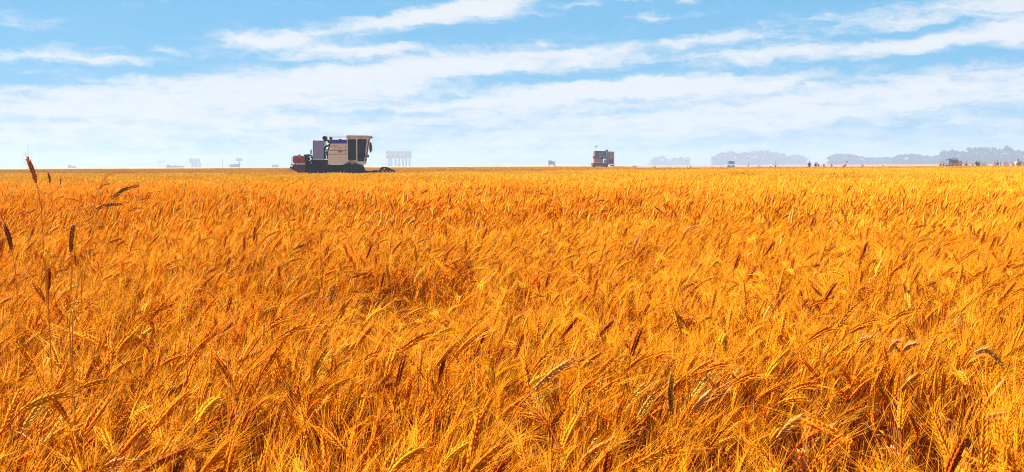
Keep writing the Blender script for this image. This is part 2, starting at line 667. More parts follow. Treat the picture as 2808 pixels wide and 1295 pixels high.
def stalk_mat():
    m = bpy.data.materials.new('wheat_stalk_straw')
    m.use_nodes = True
    t = m.node_tree
    p = t.nodes['Principled BSDF']; o = [n for n in t.nodes if n.type == 'OUTPUT_MATERIAL'][0]
    at_ = t.nodes.new('ShaderNodeAttribute'); at_.attribute_name = 'wcol'
    p.inputs['Roughness'].default_value = .4
    p.inputs['Specular IOR Level'].default_value = .15
    t.links.new(at_.outputs['Color'], p.inputs['Base Color'])
    tr = t.nodes.new('ShaderNodeBsdfTranslucent')
    t.links.new(at_.outputs['Color'], tr.inputs['Color'])
    mx = t.nodes.new('ShaderNodeMixShader'); mx.inputs[0].default_value = .2
    t.links.new(p.outputs[0], mx.inputs[1]); t.links.new(tr.outputs[0], mx.inputs[2])
    t.links.new(mx.outputs[0], o.inputs['Surface'])
    return m


SMAT = stalk_mat()
rng = np.random.default_rng(11)
src = bpy.data.collections.new('wheat_sources')
NV0, NV1, NV2, NV3 = 28, 6, 5, 5
ki = 0


def add_src(me):
    global ki
    o = bpy.data.objects.new('wheat_plant_%03d' % ki, me)
    src.objects.link(o); ki += 1


for i in range(NV0):
    add_src(plant(rng, 0).mesh('wheat_plant', WMAT))
for (lod, nv, size, dn) in ((1, NV1, .5, 380), (2, NV2, 1.0, 300), (3, NV3, 2.0, 190)):
    lib = [plant(rng, lod) for _ in range(40)]
    for i in range(nv):
        wm = WM()
        for k in range(int(size * size * dn)):
            x, y = rng.uniform(-.55 * size, .55 * size, 2)
            s = rng.normal(1.0, .045); q = rng.normal(0, .35)
            cq, sq = math.cos(q) * s, math.sin(q) * s
            mt = np.array([[cq, -sq, 0], [sq, cq, 0], [0, 0, s]])
            wm.merge(lib[rng.integers(40)], (x, y, rng.normal(0, .012)), mt)
        add_src(wm.mesh('wheat_patch', WMAT))

# smooth value noise for the height of the crop
_g = np.random.default_rng(5)
_T = _g.uniform(-1, 1, (64, 64))


def vn(x, y):
    xi = np.floor(x).astype(int); yi = np.floor(y).astype(int)
    fx = x - xi; fy = y - yi
    fx = fx * fx * (3 - 2 * fx); fy = fy * fy * (3 - 2 * fy)
    g_ = lambda a, b: _T[a % 64, b % 64]
    return (g_(xi, yi) * (1 - fx) + g_(xi + 1, yi) * fx) * (1 - fy) + (g_(xi, yi + 1) * (1 - fx) + g_(xi + 1, yi + 1) * fx) * fy


# hollows in the crop: px, py of the hollow, radius x, radius y (m), depth
hollows = []
for (px, py, rx, ry, dp) in ((1050, 860, .42, .13, .15), (900, 815, .16, .10, .12), (2270, 1170, .20, .12, .30), (2420, 1190, .14, .10, .30),
                             (1480, 1230, .16, .09, .20), (120, 1010, .10, .10, .16), (420, 1290, .12, .08, .22), (1960, 1260, .12, .07, .16),
                             (620, 1230, .12, .07, .14), (2140, 1290, .10, .08, .25), (1800, 760, .25, .12, .07), (290, 720, .3, .1, .08), (1980, 640, .5, .2, .08)):
    D = (CAMZ - TOPZ) * F / (py - 454)
    p = at(px, py, D)
    hollows.append((p.x, p.y + .02, rx * 1.25, ry * 1.9, dp))


def crop(x, y):
    h = 1 + .07 * vn(x * .9, y * .9) + .075 * vn(x * 2.3 + 9, y * 2.9 + 4) + .06 * vn(x * 5.5 + 2, y * 6.5 + 7) * (y < 12) + .03 * vn(x * .12 + 3, y * .12) + .05 * vn(x * .22 + 13, y * .5 + 5)
    h = h - .085 * np.clip((y - 115) / 40, 0, 1) * (x > .1 * y) - .22 * np.exp(-(((x + 14) / 14) ** 2 + ((y - 77) / 16) ** 2)) - .03 * np.clip((y - 90) / 60, 0, 1)
    for (cx, cy, rx, ry, dp) in hollows:
        h = h - 2.4 * dp * np.exp(-(((x - cx) / rx) ** 2 + ((y - cy) / ry) ** 2))
    return h


MX0, MX1, MY = -20.4, -11.2, 82.3     # where the combine stands


def blocked(x, y, pad):
    b = (x > MX0 - pad) & (x < MX1 + pad) & (y > MY - 1.5 - pad) & (y < MY + 1.5 + pad)
    b |= (x > 14 - pad) & (x < 19.5 + pad) & (y > 195.5 - pad) & (y < 202 + pad)
    b |= (x > 19 + (y - 180) * .115) & (y > 180.0) & (y < 1910)
    return b


SP = 1.04     # keep the sides a little beyond the frame
TAN = (W / 2 / F) * 1.2


def cells(y0, y1, s, jit):
    xs = []; ys = []
    y = y0
    while y < y1:
        hw = TAN * (y + s) + .5
        n = int(2 * hw / s) + 1
        xs.append(-hw + (np.arange(n) + .5) * s); ys.append(np.full(n, y + s / 2))
        y += s
    X = np.concatenate(xs); Y = np.concatenate(ys)
    return X + rng.uniform(-jit, jit, len(X)), Y + rng.uniform(-jit, jit, len(X))


pos, idx, rot, scl, tint = [], [], [], [], []


def emit(X, Y, i0, nv, rz, tilt_, sj, pad):
    keep = ~blocked(X, Y, pad)
    X = X[keep]; Y = Y[keep]; n = len(X)
    hh = crop(X, Y)
    pos.append(np.stack([X, Y, np.zeros(n)], 1))
    idx.append(i0 + rng.integers(0, nv, n))
    wz = .7 * vn(X * 1.3 + 40, Y * 1.3); wt = (.16 if sj > .02 else .04) * vn(X * 1.9, Y * 1.9 + 30)
    rot.append(np.stack([rng.normal(0, tilt_, n), rng.normal(0, tilt_ * 1.5, n) + wt, rng.normal(0, rz, n) + wz], 1))
    s = rng.normal(1, sj, n)
    scl.append(np.stack([np.ones(n) * s, np.ones(n) * s, hh * s], 1))
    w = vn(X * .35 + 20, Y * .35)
    gb = 1.22 if i0 >= NV0 + NV1 + NV2 else 1.20 if i0 >= NV0 + NV1 else 1 + .27 * np.clip((Y - 5) / 17, 0, 1)  # green raised with distance: yellow haze fade put into the tint
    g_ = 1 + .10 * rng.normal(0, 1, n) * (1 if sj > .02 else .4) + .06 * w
    # the simpler distant plants carry fewer golden awns than the detailed ones: the tint makes up for that and paints in a yellowing haze fade
    ripe = np.clip((Y - 5) / 17, 0, 1)  # distance ramp of the painted fade, not ripeness
    g_ = g_ * (.97 if i0 >= NV0 + NV1 + NV2 else 1.08 if i0 >= NV0 + NV1 else 1 + .33 * ripe)  # ripe is the distance ramp: plants brightened with distance as painted haze fade
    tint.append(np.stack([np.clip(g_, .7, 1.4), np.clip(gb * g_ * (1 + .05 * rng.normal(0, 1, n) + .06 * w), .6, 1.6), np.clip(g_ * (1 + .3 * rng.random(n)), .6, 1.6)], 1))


D1, D2, D3, D4 = 7.0, 28.0, 80.0, 300.0
s0 = 1 / math.sqrt(400)
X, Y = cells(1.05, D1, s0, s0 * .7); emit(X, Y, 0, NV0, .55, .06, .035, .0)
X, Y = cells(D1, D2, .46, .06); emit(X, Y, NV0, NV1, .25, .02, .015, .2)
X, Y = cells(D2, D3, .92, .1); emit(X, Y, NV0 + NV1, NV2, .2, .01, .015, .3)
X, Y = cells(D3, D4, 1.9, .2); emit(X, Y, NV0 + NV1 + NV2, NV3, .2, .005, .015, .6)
pos = np.concatenate(pos); idx = np.concatenate(idx); rot = np.concatenate(rot); scl = np.concatenate(scl); tint = np.concatenate(tint)
print('wheat points', len(pos))
pm = bpy.data.meshes.new('wheat_field')
pm.vertices.add(len(pos)); pm.vertices.foreach_set('co', pos.astype(np.float32).ravel())
a = pm.attributes.new('pidx', 'INT', 'POINT'); a.data.foreach_set('value', idx.astype(np.int32))
for nm, arr in (('prot', rot), ('pscl', scl)):
    a = pm.attributes.new(nm, 'FLOAT_VECTOR', 'POINT'); a.data.foreach_set('vector', arr.astype(np.float32).ravel())
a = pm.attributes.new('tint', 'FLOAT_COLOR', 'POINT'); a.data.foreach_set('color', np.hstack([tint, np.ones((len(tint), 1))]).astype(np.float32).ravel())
pm.materials.append(WMAT)
wheat = lobj('wheat_field', pm)
tag(wheat, 'dense golden ripe wheat filling the whole foreground up to the combines', 'wheat', kind='stuff')
gn = bpy.data.node_groups.new('wheat_scatter', 'GeometryNodeTree')
gn.interface.new_socket('Geometry', in_out='INPUT', socket_type='NodeSocketGeometry')
gn.interface.new_socket('Geometry', in_out='OUTPUT', socket_type='NodeSocketGeometry')
gi = gn.nodes.new('NodeGroupInput'); gout = gn.nodes.new('NodeGroupOutput')
ci = gn.nodes.new('GeometryNodeCollectionInfo'); ci.inputs['Collection'].default_value = src
ci.inputs['Separate Children'].default_value = True; ci.inputs['Reset Children'].default_value = True
ip = gn.nodes.new('GeometryNodeInstanceOnPoints'); ip.inputs['Pick Instance'].default_value = True


def na(name, typ):
    n = gn.nodes.new('GeometryNodeInputNamedAttribute'); n.data_type = typ
    n.inputs['Name'].default_value = name
    return [o for o in n.outputs if o.enabled and o.name == 'Attribute'][0]


gn.links.new(gi.outputs[0], ip.inputs['Points'])
gn.links.new(ci.outputs[0], ip.inputs['Instance'])
gn.links.new(na('pidx', 'INT'), ip.inputs['Instance Index'])
gn.links.new(na('prot', 'FLOAT_VECTOR'), ip.inputs['Rotation'])
gn.links.new(na('pscl', 'FLOAT_VECTOR'), ip.inputs['Scale'])
gn.links.new(ip.outputs[0], gout.inputs[0])
md = wheat.modifiers.new('scatter', 'NODES'); md.node_group = gn

# the crop beyond about 300 m: its bumpy top as a sheet
wm = WM()
nr, na_ = 90, 260
rr = 292 * (1900 / 292) ** (np.arange(nr) / (nr - 1))
vs = []
for r_ in rr:
    x0, x1 = -.62 * r_, (19 + (r_ - 180) * .115 - .5)
    xs = np.linspace(x0, x1, na_)
    z = .77 + .05 * rng.normal(0, 1, na_)
    for x_, z_ in zip(xs, z): vs.append((x_, r_ + rng.uniform(-1, 1), z_))
fs = []
for i in range(nr - 1):
    for k in range(na_ - 1):
        A = i * na_ + k
        fs += [(A, A + 1, A + na_ + 1), (A, A + na_ + 1, A + na_)]
wm.add(vs, fs, (.62, .30, .03))
dw = lobj('distant_wheat', wm.mesh('distant_wheat', SMAT))
tag(dw, 'far strip of ripe wheat running to the horizon', 'wheat', kind='stuff')

# ------------------------------------------------------------------ single stalks that stand out of the crop
def smooth(pts, n):
    pts = [np.array(p, float) for p in pts]
    P_ = [2 * pts[0] - pts[1]] + pts + [2 * pts[-1] - pts[-2]]
    o = []
    m = len(pts) - 1
    for i in range(n + 1):
        x = min(i / n * m, m - 1e-6); k = int(x); t = x - k
        a_, b_, c_, d_ = P_[k:k + 4]
        o.append(.5 * ((2 * b_) + (-a_ + c_) * t + (2 * a_ - 5 * b_ + 4 * c_ - d_) * t * t + (-a_ + 3 * b_ - 3 * c_ + d_) * t ** 3))
    return np.array(o)


PALE = (.82, .36, .09); PALEA = (.84, .40, .08)
DARK = (.34, .10, .008); DARKA = (.40, .13, .01)
GOLD = C_EAR


def stalk(label, ear, stem=None, D=None, col=GOLD, fat=1.0, group=None, awn=.055, cat='wheat ear'):
    r_ = np.random.default_rng(int(ear[0][0] * 7 + ear[0][1]))
    hz = 461 - .005 * ear[0][0]
    mid = sum(p[1] for p in ear) / len(ear)
    ln = sum(math.dist(ear[i], ear[i + 1]) for i in range(len(ear) - 1))
    D = min((CAMZ - TOPZ - .06) * F / max(mid - hz, 5), .085 * F / ln)
    fat = min(fat, 1.1)
    E = [at(px, py, D - .012 * i) for i, (px, py) in enumerate(ear)]
    if stem:
        S = [E[0]] + [at(px, py, D + .01 * (i + 1)) for i, (px, py) in enumerate(stem)]
    else:
        d = (Vector(E[0]) - Vector(E[1])).normalized()
        p1 = E[0] + d * .05 + Vector((0, .01, -.015)); p2 = p1 + d * .07 + Vector((0, .02, -.09))
        S = [E[0], p1, p2]
    last = S[-1]; prev = S[-2]
    dx = max(-.25, min(.25, (last.x - prev.x) / max(.02, prev.z - last.z) * .35))
    foot = Vector((last.x + dx * last.z, last.y + .05, 0))
    mid_ = last.lerp(foot, .5) + Vector((dx * .12, 0, 0))
    S += [mid_, foot]
    root = empty('wheat_stalk', foot, label, cat, group)
    o = -np.array(foot)
    wm = WM(); tubew(wm, smooth([np.array(s) + o for s in S], 22)[::-1], .0015, .0011, 6, jc(r_, (.62, .25, .012)))
    lobj('stem', wm.mesh('stem', SMAT), root)
    wm = WM(); wa = WM()
    ac = {PALE: PALEA, DARK: DARKA}.get(col, C_AWN)
    ear_hi(r_, wm, smooth([np.array(e) + o for e in E], 8), wa, col=col, awncol=ac, fat=fat * 1.1, awn_len=awn, nodes=12, roll=1.3)
    eo = lobj('ear', wm.mesh('ear', SMAT), root)
    lobj('awns', wa.mesh('awns', SMAT), eo)
    wm = WM()
    leaf(r_, wm, np.array(mid_) + o, r_.uniform(-3, 3), .14, .007, jc(r_, C_LEAF))
    lobj('leaf', wm.mesh('leaf', SMAT), root)
    return root


def straw(label, pts, D):
    """a broken, earless straw: photo points from foot to tip"""
    S = [at(px, py, D + .004 * i) for i, (px, py) in enumerate(pts)]
    foot = Vector((S[0].x, S[0].y + .03, 0))
    root = empty('broken_straw', foot, label, 'straw')
    o = -np.array(foot)
    wm = WM()
    P_ = [np.array([0., 0, 0])] + [np.array(s) + o for s in S]
    dense = []
    for i in range(len(P_) - 1):
        for k in range(4): dense.append(P_[i] * (1 - k / 4) + P_[i + 1] * k / 4)
    dense.append(P_[-1])
    tubew(wm, np.array(dense), .0012, .0008, 6, (.58, .22, .018))
    lobj('stem', wm.mesh('stem', SMAT), root)


stalk('tallest wheat ear at far left, leaning left and crossing the horizon', [(101, 503), (90, 470), (75, 435)], [(110, 560), (116, 615)], 2.9, (.62, .24, .03), 1.3, awn=.03)
stalk('greenish brown ear bending right in an arc near the horizon at left', [(306, 546), (338, 522), (376, 510)], None, 2.9, (0.411, 0.156, 0.016), 1.0, awn=.02)
stalk('nearly level ear pointing right below the arced one at left', [(256, 578), (292, 563), (331, 560)], [(235, 600), (217, 630), (205, 680)], 2.9, (0.436, 0.143, 0.012), 1.0, awn=.02)
stalk('dark upright ear with a pale tuft of awns, left of centre left', [(194, 693), (196, 655), (199, 622)], [(196, 753), (197, 840)], 2.3, DARK, 1.3)
stalk('dark ear near the left edge of the field leaning left', [(33, 685), (24, 650), (12, 615)], [(38, 720), (45, 780)], 2.3, DARK, 1.1)
stalk('small slim dark ear upright just right of the tallest one', [(137, 503), (136, 489), (132, 475)], None, 5.5, DARK, 1.3)
stalk('thin upright dark ear alone under the horizon at far left', [(166, 507), (166, 498), (167, 490)], None, 6.0, DARK, 1.2)
stalk('slender level golden ear pointing left at far left', [(218, 552), (200, 546), (177, 544)], None, 3.6, GOLD, .7, awn=.02)
stalk('small arced pale ear close under the horizon at left', [(268, 520), (285, 508), (300, 504)], None, 5.0, (0.554, 0.216, 0.024), 1.0, awn=.02)
stalk('pale slim ear climbing right just under the horizon at left', [(282, 497), (295, 483), (309, 475)], None, 5.5, PALE, .9, awn=.02)
stalk('long arched stalk with its ear hanging to the right', [(568, 797), (588, 814), (607, 834)], [(542, 791), (515, 797), (477, 816), (431, 849), (366, 902), (300, 962)], 2.5, (0.491, 0.12, 0.012), 1.0)
stalk('bright twisted ear lying level with its tip to the right', [(546, 990), (572, 978), (618, 986)], None, 2.0, PALE, 1.0, awn=.03)
stalk('short dark blunt ear standing alone in the middle distance at left', [(610, 626), (606, 617), (601, 610)], None, 4.6, (0.095, 0.018, 0.004), 1.9, awn=.01)
stalk('dark ear hanging down to the lower right near the bottom right corner', [(2592, 1148), (2632, 1192), (2675, 1240)], [(2580, 1135), (2565, 1150)], 1.9, DARK, 1.2)
stalk('pale bent ear with bristling awns, leftmost of three at lower right', [(2356, 948), (2366, 932), (2386, 927)], None, None, PALE, 1.1, awn=.04)
stalk('pale stubby ear leaning right, middle of three at lower right', [(2437, 966), (2446, 950), (2456, 941)], None, None, PALE, 1.3, awn=.02)
stalk('pale ear nodding right, rightmost of three at lower right', [(2476, 963), (2490, 950), (2507, 945)], None, None, PALE, 1.1, awn=.03)
stalk('large arched pale ear drooping right at the right edge', [(2668, 970), (2708, 962), (2752, 1006)], [(2650, 1000), (2640, 1060)], None, (0.634, 0.312, 0.072), 1.0, awn=.06)
stalk('gold ear with clear grains slanting up right at bottom centre', [(1593, 1268), (1630, 1238), (1678, 1210)], None, None, (0.737, 0.312, 0.04), 1.2)
stalk('bright ear slanting up right, right of centre near the bottom', [(1899, 1126), (1920, 1103), (1945, 1079)], None, None, PALE, 1.0)
stalk('long gold ear slanting up right below the centre', [(1612, 1058), (1645, 1020), (1679, 986)], None, None, GOLD, 1.0)
stalk('broad feathery gold ear slanting up right left of bottom centre', [(1462, 1072), (1515, 1025), (1570, 988)], None, None, (0.728, 0.335, 0.064), 1.0)
stalk('pale grey upright ear right of bottom centre', [(1843, 1138), (1838, 1085), (1842, 1034)], None, None, (0.436, 0.216, 0.024), 1.2)
stalk('bright gold ear slanting up right at bottom, left of the dark gap', [(2130, 1206), (2162, 1170), (2197, 1146)], None, None, (0.752, 0.359, 0.072), 1.1)
stalk('gold ear slanting up right beside the dark gap at bottom right', [(2240, 1215), (2262, 1190), (2287, 1172)], None, None, (0.737, 0.329, 0.048), 1.0)
stalk('pale spiky ear pointing up at the bottom between the dark gaps', [(2466, 1293), (2458, 1265), (2446, 1240)], None, None, PALE, 1.2, awn=.07)
stalk('pale upright ear at the bottom edge, left of the dark gap', [(2206, 1296), (2202, 1270), (2198, 1250)], None, None, PALE, 1.2, awn=.05)
stalk('second pale upright ear at the bottom edge, close to the dark gap', [(2262, 1296), (2266, 1270), (2272, 1248)], None, None, PALE, 1.0, awn=.05)
stalk('gold ear slanting up right near the right edge', [(2700, 1114), (2728, 1080), (2756, 1046)], None, None, (0.728, 0.275, 0.024), 1.1)
stalk('slim bright ear bent level to the right at lower right', [(2705, 1144), (2730, 1138), (2765, 1133)], [(2685, 1155), (2668, 1170)], None, PALE, .7, awn=.03)
stalk('gold ear slanting up right over the dark gap at lower right', [(2468, 1075), (2490, 1050), (2514, 1031)], None, None, (0.728, 0.287, 0.032), 1.0)
stalk('dark slanting ear leaning left in the middle distance right', [(1820, 586), (1807, 576), (1795, 567)], None, 4.2, DARK, 1.1, awn=.015)
stalk('short dark level ear left of the slanting dark one', [(1790, 588), (1781, 585), (1772, 584)], None, 4.4, DARK, .9, awn=.015)
stalk('golden brown ear bowed right in the middle distance right', [(1876, 594), (1885, 582), (1900, 576)], None, 4.2, (0.356, 0.107, 0.012), 1.0, awn=.015)
stalk('long pale arched ear right of centre in the middle distance', [(1873, 646), (1890, 628), (1916, 620)], [(1862, 662), (1852, 690)], 3.2, PALE, 1.0, awn=.03)
stalk('dark ear leaning left among tangled stalks at middle right', [(2091, 602), (2087, 588), (2081, 574)], None, 4.2, DARK, 1.2, awn=.02)
stalk('dark ear leaning right left of the tangle at middle right', [(2030, 608), (2036, 597), (2041, 585)], None, 4.0, DARK, 1.2, awn=.02)
stalk('bent brown ear pointing up right, right of the tangle', [(2123, 588), (2134, 576), (2147, 568)], None, 4.3, (0.356, 0.102, 0.012), 1.0, awn=.015)
stalk('pale nodding ear at middle right beyond the tangle', [(2245, 594), (2258, 584), (2277, 581)], None, 4.0, PALE, 1.0, awn=.02)
stalk('pale feathery ear standing right of centre', [(1732, 696), (1742, 672), (1754, 647)], None, 2.9, PALE, 1.0, awn=.06)
stalk('dark red upright ear left of the centre hollow', [(907, 844), (909, 822), (911, 800)], None, None, DARK, 1.3, awn=.02)
stalk('dark red ear leaning right at the edge of the centre hollow', [(928, 879), (935, 857), (943, 838)], None, None, DARK, 1.3, awn=.02)
stalk('pale ear slanting up right above the centre hollow', [(856, 848), (868, 832), (882, 817)], None, None, PALE, 1.0, awn=.03)
stalk('pale feathery ear at the very bottom left', [(275, 1294), (300, 1278), (330, 1265)], None, None, PALE, 1.1, awn=.07)
stalk('level gold ear bowed right in the middle distance left', [(458, 663), (478, 657), (498, 656)], None, 3.3, (0.554, 0.216, 0.024), 1.0, awn=.02)
straw('dark broken straw bent into a narrow peak at left', [(136, 895), (130, 800), (122, 688), (115, 750), (109, 818)], 2.2)
straw('dark broken straw folded over under the dark upright ear', [(190, 880), (210, 800), (225, 734), (223, 800), (222, 853)], 2.15)
straw('short dark broken straw peaked low at left', [(198, 960), (199, 900), (200, 848), (208, 872), (215, 890)], 2.0)

# ------------------------------------------------------------------ materials for machines
m_white = material('cream_paint', (.84, .74, .52), .5, var=.10, nscale=3, col2=(.74, .60, .38))
m_blue = material('blue_paint', (.004, .006, .42), .4, var=.1)
m_black = material('black_metal', (.008, .007, .007), .6, var=.2, spec=.12)
m_dark = material('oily_iron', (.014, .009, .007), .7, var=.3, nscale=4, spec=.1)
m_tyre = material('tyre_rubber', (.009, .008, .008), .9, var=.2, spec=.1)
m_red = material('red_paint', (.42, .020, .004), .5, var=.2, nscale=3, col2=(.26, .012, .003))
m_dred = material('dark_red_paint', (.13, .012, .006), .6, var=.3, nscale=3)
m_roof = material('rusty_roof_paint', (.74, .50, .33), .5, var=.2, nscale=4)
m_panel = material('grey_blue_sheet', (.27, .27, .38), .35, .3, var=.12, nscale=5)
m_frame = material('olive_frame', (.30, .27, .10), .6, var=.2)
m_logo = material('red_lettering', (.62, .05, .015), .6, var=.05)
m_ochre = material('ochre_lettering', (.45, .22, .03), .6, var=.05)
m_chaff = material('cut_straw_heap', (.50, .22, .08), .9, var=.3, nscale=9, bump=.4)
m_seat = material('seat_cloth', (.05, .05, .06), .8)
m_pipe = material('pale_cap', (.70, .62, .30), .5)
m_skin = material('skin', (.36, .18, .11), .6, var=.05)
m_lamp = material('lamp_glass', (.35, .30, .38), .15, .3)


def glass_mat(name, col, alpha):
    m = bpy.data.materials.new(name); m.use_nodes = True
    t = m.node_tree; t.nodes.clear()
    o = t.nodes.new('ShaderNodeOutputMaterial')
    g1 = t.nodes.new('ShaderNodeBsdfGlossy'); g1.inputs['Roughness'].default_value = .05; g1.inputs['Color'].default_value = (.5, .5, .5, 1)
    tr = t.nodes.new('ShaderNodeBsdfTransparent'); tr.inputs['Color'].default_value = (*col, 1)
    nz = t.nodes.new('ShaderNodeTexNoise'); nz.inputs['Scale'].default_value = 3
    df = t.nodes.new('ShaderNodeBsdfDiffuse'); df.inputs['Color'].default_value = (.012, .012, .012, 1)
    m1 = t.nodes.new('ShaderNodeMixShader'); m1.inputs[0].default_value = alpha
    m2 = t.nodes.new('ShaderNodeMixShader'); m2.inputs[0].default_value = .015
    t.links.new(tr.outputs[0], m1.inputs[1]); t.links.new(df.outputs[0], m1.inputs[2])
    t.links.new(m1.outputs[0], m2.inputs[1]); t.links.new(g1.outputs[0], m2.inputs[2])
    t.links.new(m2.outputs[0], o.inputs['Surface'])
    return m


m_glass = glass_mat('cab_glass', (.10, .10, .11), .75)

# ------------------------------------------------------------------ the cream combine
DN, DC = 81.0, 82.3
ox = at(900, 456, DC).x
comb_ = empty('combine_harvester', (ox - .11, DC, 0), 'cream combine harvester with blue stripe and red rear tanks, side on in the wheat', 'combine harvester', 'combine harvesters at work in the field')


def q(u_, v_):
    p = at(780 + u_ / 6.44, 350 + v_ / 6.44, DN)
    return (p.x - ox, p.z)


def qs(*pts): return [q(*p) for p in pts]


comb_.rotation_euler.z = R(5)
YN, YF = DN - DC, DC - DN        # near and far side planes: -1.3 .. 1.3
# grain tank body and side panels
b = MB(); b.prism(qs((812, 284), (1097, 284), (1112, 602), (766, 602), (772, 470), (770, 425), (792, 370)), YN, YF)
body = b.build('grain_tank', m_white, comb_)
b = MB(); b.prism(qs((815, 228), (1097, 228), (1097, 283), (808, 283)), YN - .012, YF + .012); b.build('stripe', m_blue, body)
b = MB(); b.prism(qs((700, 214), (1097, 214), (1097, 227), (700, 227)), YN - .05, YF); b.prism(qs((950, 213), (985, 200), (1020, 213)), YN, YN + .5)
b.prism(qs((812, 229), (826, 229), (796, 330), (782, 330)), YN - .04, YN + .1)
b.build('tank_rim', m_black, body)
b = MB()
for (a_, c_) in (((772, 470), (1105, 477)), ((772, 402), (1100, 392))):
    x0, z0 = q(*a_); x1, z1 = q(*c_); b.box(x0, x1, YN - .014, YN - .002, z0 - .022, z0 + .008)
x0, z0 = q(885, 335); x1, z1 = q(885, 400); b.box(x0, x0 + .015, YN - .012, YN - .002, z1, z0)
x0, z0 = q(1068, 300); x1, z1 = q(1068, 470); b.box(x0, x0 + .02, YN - .012, YN - .002, z1, z0)
b.build('panel_seam', material('seam_gap', (.10, .06, .03), .8), body)  # dark brown strips along the panel seams
b = MB(); b.prism(qs((765, 606), (1110, 603), (1415, 606), (1415, 640), (1370, 652), (765, 650)), YN - .02, YF + .02); b.build('side_skirt', m_white, comb_)
# lettering: a row of four signs, a shorter row, and a winged emblem
b = MB()


def glyph(mb, x, z, s, kind):
    y0, y1 = YN - .016, YN - .003
    t = s * .17
    def hb(a_, b_, zz): mb.box(x + a_ * s, x + b_ * s, y0, y1, z + zz * s - t / 2, z + zz * s + t / 2)
    def vb(aa, c_, d_): mb.box(x + aa * s - t / 2, x + aa * s + t / 2, y0 - .001, y1, z + c_ * s, z + d_ * s)
    if kind == 0: hb(0, .9, .85); hb(.1, .8, .5); hb(0, .9, .1); vb(.45, .1, .95); vb(.1, .2, .5)
    if kind == 1: hb(0, .9, .7); vb(.25, 0, 1); vb(.7, 0, .9); hb(.2, .8, .3)
    if kind == 2: hb(.1, .85, .9); vb(.1, 0, .9); vb(.85, 0, .9); hb(.1, .85, .45); hb(.1, .85, .05)
    if kind == 3: vb(.2, 0, 1); hb(.1, .5, .6); vb(.6, .2, .9); hb(.5, .95, .8); hb(.5, .95, .3)
    if kind == 4: hb(0, .8, .5); vb(.1, .3, .6); vb(.7, .3, .6)


for i, k in enumerate((0, 1, 2, 1)):
    x, z = q(828 + i * 30, 338); glyph(b, x, z, .095 + .01 * (i % 2), k)
b.build('lettering', m_logo, body); b = MB()
x, z = q(950, 335); glyph(b, x, z, .06, 3); glyph(b, x + .08, z, .06, 4)
b.build('lettering', m_logo, body); b = MB()
for i, k in enumerate((0, 1, 2, 3)):
    x, z = q(930 + i * 20, 365); glyph(b, x, z, .075, k)
b.build('lettering', m_logo, body); b = MB()
for i in range(1):
    x, z = q(1012 + i * 16, 362); glyph(b, x, z, .05, 4)
b.build('lettering', m_logo, body)
b = MB(); b.prism(qs((920, 412), (968, 402), (990, 418), (1015, 408), (1035, 440), (1000, 432), (985, 444), (940, 440), (960, 424)), YN - .018, YN - .003)
em = b.build('emblem', m_logo, body)
b = MB(); b.prism(qs((985, 404), (1030, 394), (1070, 402), (1095, 424), (1050, 410)), YN - .016, YN - .003); b.build('swoosh', m_ochre, em)
# cab
b = MB()
# near and far side walls built as strips round the two window openings
for (y0, y1) in ((YN, YN + .05), (YF - .05, YF)):
    b.prism(qs((1097, 190), (1480, 190), (1478, 206), (1097, 206)), y0, y1)
    b.prism(qs((1097, 206.1), (1120, 206.1), (1126, 585), (1112, 602), (1108, 602)), y0, y1)
    b.prism(qs((1255, 206.1), (1287, 206.1), (1290, 600), (1259, 600)), y0, y1)
    b.prism(qs((1447, 206.1), (1478, 206.1), (1415, 602), (1392, 602)), y0, y1)
    b.prism(qs((1112, 583), (1258.8, 583), (1258.8, 605), (1112, 605)), y0, y1)
    b.prism(qs((1290.2, 596), (1391.5, 596), (1391.5, 605), (1290.2, 605)), y0, y1)
b.prism(qs((1100, 192), (1476, 192), (1476, 200), (1100, 200)), YN + .05, YF - .05)
for (ya, yb) in ((YN + .05, YN + .5), (YF - .5, YF - .05)):
    b.prism(qs((1462, 201), (1475, 201), (1413, 601), (1400, 601)), ya, yb)
cab = b.build('cab', m_white, comb_)
b = MB(); b.prism(qs((1097, 206), (1108, 206), (1112, 600), (1100, 600)), YN + .055, YF - .055); b.build('rear_wall', m_white, cab)
b = MB(); b.prism(qs((1112, 600), (1412, 600), (1410, 604), (1112, 604)), YN + .055, YF - .055); b.build('cab_floor', m_dark, cab)
for (x0, x1, z0, z1, sl, nm) in ((1118, 1257, 204, 584, 0, 'door_window'), (1284, 1449, 204, 598, 52, 'side_window')):
    for (ya, yb) in ((YN + .012, YN + .02), (YF - .02, YF - .012)):
        p0 = q(x0, z1); p1 = q(x1, z0)
        s_ = sl / 6.44 / 37.17
        g_ = MB(); g_.prism(rrect(p0[0], p1[0], p0[1], p1[1], .09, 5, s_), ya, yb)
        w = g_.build(nm, m_glass, cab)
    ring_o = rrect(p0[0], p1[0], p0[1], p1[1], .10, 5, s_); ring_i = rrect(p0[0] + .03, p1[0] - .03, p0[1] + .03, p1[1] - .03, .08, 5, s_)
    fr = MB(); n_ = len(ring_o)
    vs = [(x, YN - .012, z) for x, z in ring_o] + [(x, YN - .012, z) for x, z in ring_i] + [(x, YN + .005, z) for x, z in ring_o] + [(x, YN + .005, z) for x, z in ring_i]
    fs = []
    for i in range(n_):
        j = (i + 1) % n_
        fs += [(i, j, n_ + j, n_ + i), (2 * n_ + i, 3 * n_ + i, 3 * n_ + j, 2 * n_ + j), (n_ + i, n_ + j, 3 * n_ + j, 3 * n_ + i), (i, 2 * n_ + i, 2 * n_ + j, j)]
    fr.add(vs, fs); fr.build('window_seal', m_black, cab)
b = MB(); b.prism(qs((1466, 208), (1471, 208), (1410, 596), (1405, 596)), YN + .51, YF - .51); b.build('windscreen', m_glass, cab)
b = MB()
